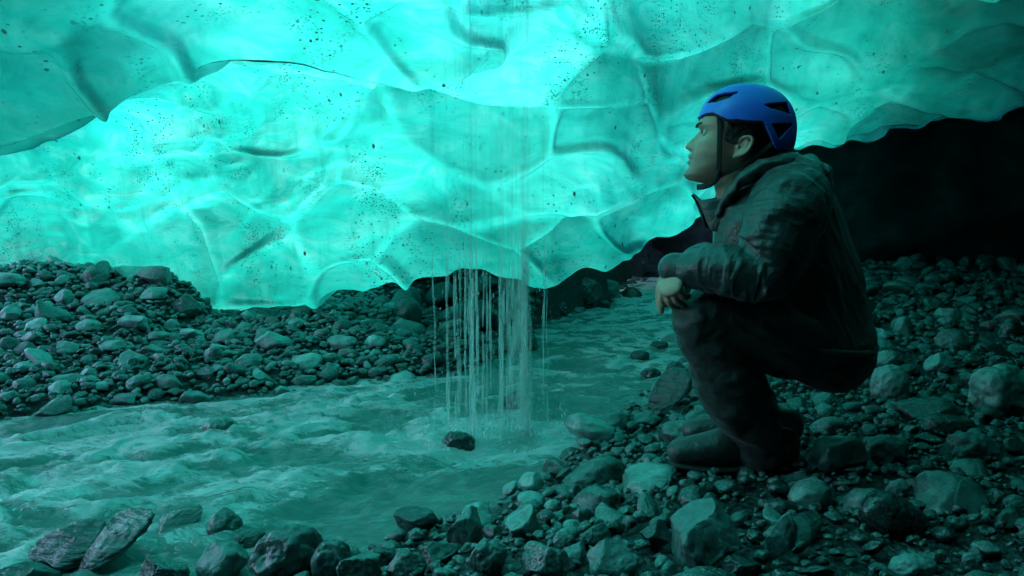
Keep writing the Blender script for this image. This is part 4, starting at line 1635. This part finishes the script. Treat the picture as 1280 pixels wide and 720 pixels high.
    for lg in (lL, lR):
        tp.append(tube(lg, [.100, .100, .088, .066, .070, .078, .064, .062]))
    tp.append(ellipsoid(P(1032., 430., 2.2), (.105, .18, .115)))
    me, co, no = union(tp, .005, 6)
    q1 = np.stack([co @ np.array([.9, 0, -.4]), co @ DV, co @ np.array([.4, 0, .9])], -1)
    fold = 1 - np.abs(fbm(q1 * np.array([7, 6, 15]), 3, 54)) * 2.2
    fold2 = 1 - np.abs(fbm(q1 * np.array([18, 12, 24]), 3, 56)) * 2.2
    put_co(me, co + no * (.009 * np.clip(fold, -.6, 1) + .004 * np.clip(fold2, -.6, 1) - .005)[:, None] - base)
    child("trousers", me, 'trousers')
    # ---- boots
    for lg, hx in ((lL, 0), (lR, 0)):
        an = lg[-1]
        gz = 0.5 * (tz(an[0], an[1]) + tz(an[0] - .15, an[1]))
        z0 = gz + .02
        fw = np.array([-1.0, 0.05, 0])
        heel = np.array([an[0] + .055, an[1], z0 + .05])
        bp = [tube([heel + np.array([0, 0, 0]), heel + fw * .09 + np.array([0, 0, .005]), heel + fw * .18 - np.array([0, 0, .008]), heel + fw * .245 - np.array([0, 0, .014])],
                   [(.050, .038), (.056, .044), (.042, .050), (.032, .042)], ydir=np.array([0, 1., 0])),
              tube([an + np.array([0, 0, .03]), heel + fw * .055], [.052, .050])]
        me, co, no = union(bp, .005, 4)
        b = child("boot", me, 'boot')
        put_co(me, co - base)
        sole = [tube([heel - np.array([0, 0, .05]), heel + fw * .09 - np.array([0, 0, .05]), heel + fw * .18 - np.array([0, 0, .05]), heel + fw * .25 - np.array([0, 0, .044])],
                     [(.012, .040), (.012, .042), (.012, .054), (.012, .044)], ydir=np.array([0, 1., 0]))]
        child("sole", simple(sole[0]), 'black', b)
        for q_ in range(5):
            c_ = an + fw * (.062 + .024 * q_) + np.array([0, 0, .035 - .022 * q_])
            child("lace", simple(tube([c_ + np.array([0, -.026, -.012]), c_ + np.array([0, 0, .004]), c_ + np.array([0, .026, -.012])], [.0028] * 3, seg=8, sub=4, ydir=fw)), 'strap', b)
    return person


make_person()


# ------------------------------------------------------------------ falling water
def make_fall():
    rng = np.random.default_rng(9)
    vs, fs, off = [], [], 0
    seg = 5
    th = np.linspace(0, 2 * math.pi, seg, endpoint=False)

    def strand(x, y, z0, z1, r, wob):
        nonlocal off
        n = max(4, int((z0 - z1) / 0.012))
        z = np.linspace(z0, z1, n)
        t = np.linspace(0, 1, n)
        ph = rng.uniform(0, 50)
        q = np.stack([np.full(n, ph), z * 9, np.zeros(n)], -1)
        cx = x + wob * fbm(q * 0.4, 2, 7) + wob * 0.3 * fbm(q * 1.5, 2, 8)
        cy = y + wob * fbm(q * 0.4 + 9, 2, 9)
        rr = r * (0.55 + 0.9 * vnoise(q * 1.7 + 3, 4)) * np.sin(np.pi * np.clip(t, 0.02, 0.98)) ** 0.35
        ring = np.stack([cx[:, None] + rr[:, None] * np.cos(th), cy[:, None] + rr[:, None] * np.sin(th), np.repeat(z[:, None], seg, 1)], -1)
        vs.append(ring.reshape(-1, 3))
        for i in range(n - 1):
            for j in range(seg):
                j2 = (j + 1) % seg
                fs.append((off + i * seg + j, off + i * seg + j2, off + (i + 1) * seg + j2, off + (i + 1) * seg + j))
        off += n * seg

    TOP = 1.85
    clusters = [(656, 2.84, 16, 0.009, 0.0052), (649, 2.86, 5, 0.012, 0.0040), (622, 2.90, 7, 0.035, 0.0040), (598, 2.86, 9, 0.045, 0.0044), (572, 2.88, 9, 0.040, 0.0044), (676, 2.92, 3, 0.015, 0.0028), (632, 2.80, 5, 0.025, 0.0036), (584, 2.93, 6, 0.025, 0.0040)]
    for px, D, n, spread, r in clusters:
        c = P(float(px), 400.0, D)
        for k in range(n):
            x = c[0] + rng.normal(0, spread)
            y = c[1] + rng.normal(0, spread * 1.2)
            z = TOP
            full = spread < 0.013
            z -= 0
            while z > 0.02:
                L = rng.uniform(0.35, 0.9) if full else rng.uniform(0.2, 0.7)
                strand(x, y, z, max(z - L, -0.01), r * rng.uniform(0.5, 1.3), 0.006)
                z -= L + (0.0 if full else (rng.uniform(0.01, 0.12) if z < 0.8 else 0.0))
    d, f = ICO[2]
    for k in range(1500):
        px, D, _, sp, _ = clusters[rng.integers(len(clusters))]
        c = P(float(px), 400.0, D)
        h = abs(rng.normal(0, 0.07)) if k % 2 else rng.uniform(0, 1.2)
        w = (0.05 + 0.5 * math.exp(-h / 0.06) * 0.12 + sp) if k % 2 else sp + 0.01
        q = d * np.array([1, 1, rng.uniform(1, 3)]) * rng.uniform(0.0009, 0.0026) + np.array([c[0] + rng.normal(0, w), c[1] + rng.normal(0, w), h + 0.005])
        vs.append(q)
        fs.extend([tuple(int(a) + off for a in t) for t in f])
        off += len(q)
    me = mesh_np("waterfall", np.vstack(vs), fs)
    o = link("waterfall", me, M['fall'])
    tag(o, "thin curtain of meltwater falling from the ice ceiling into the stream", "waterfall", kind="stuff")


make_fall()
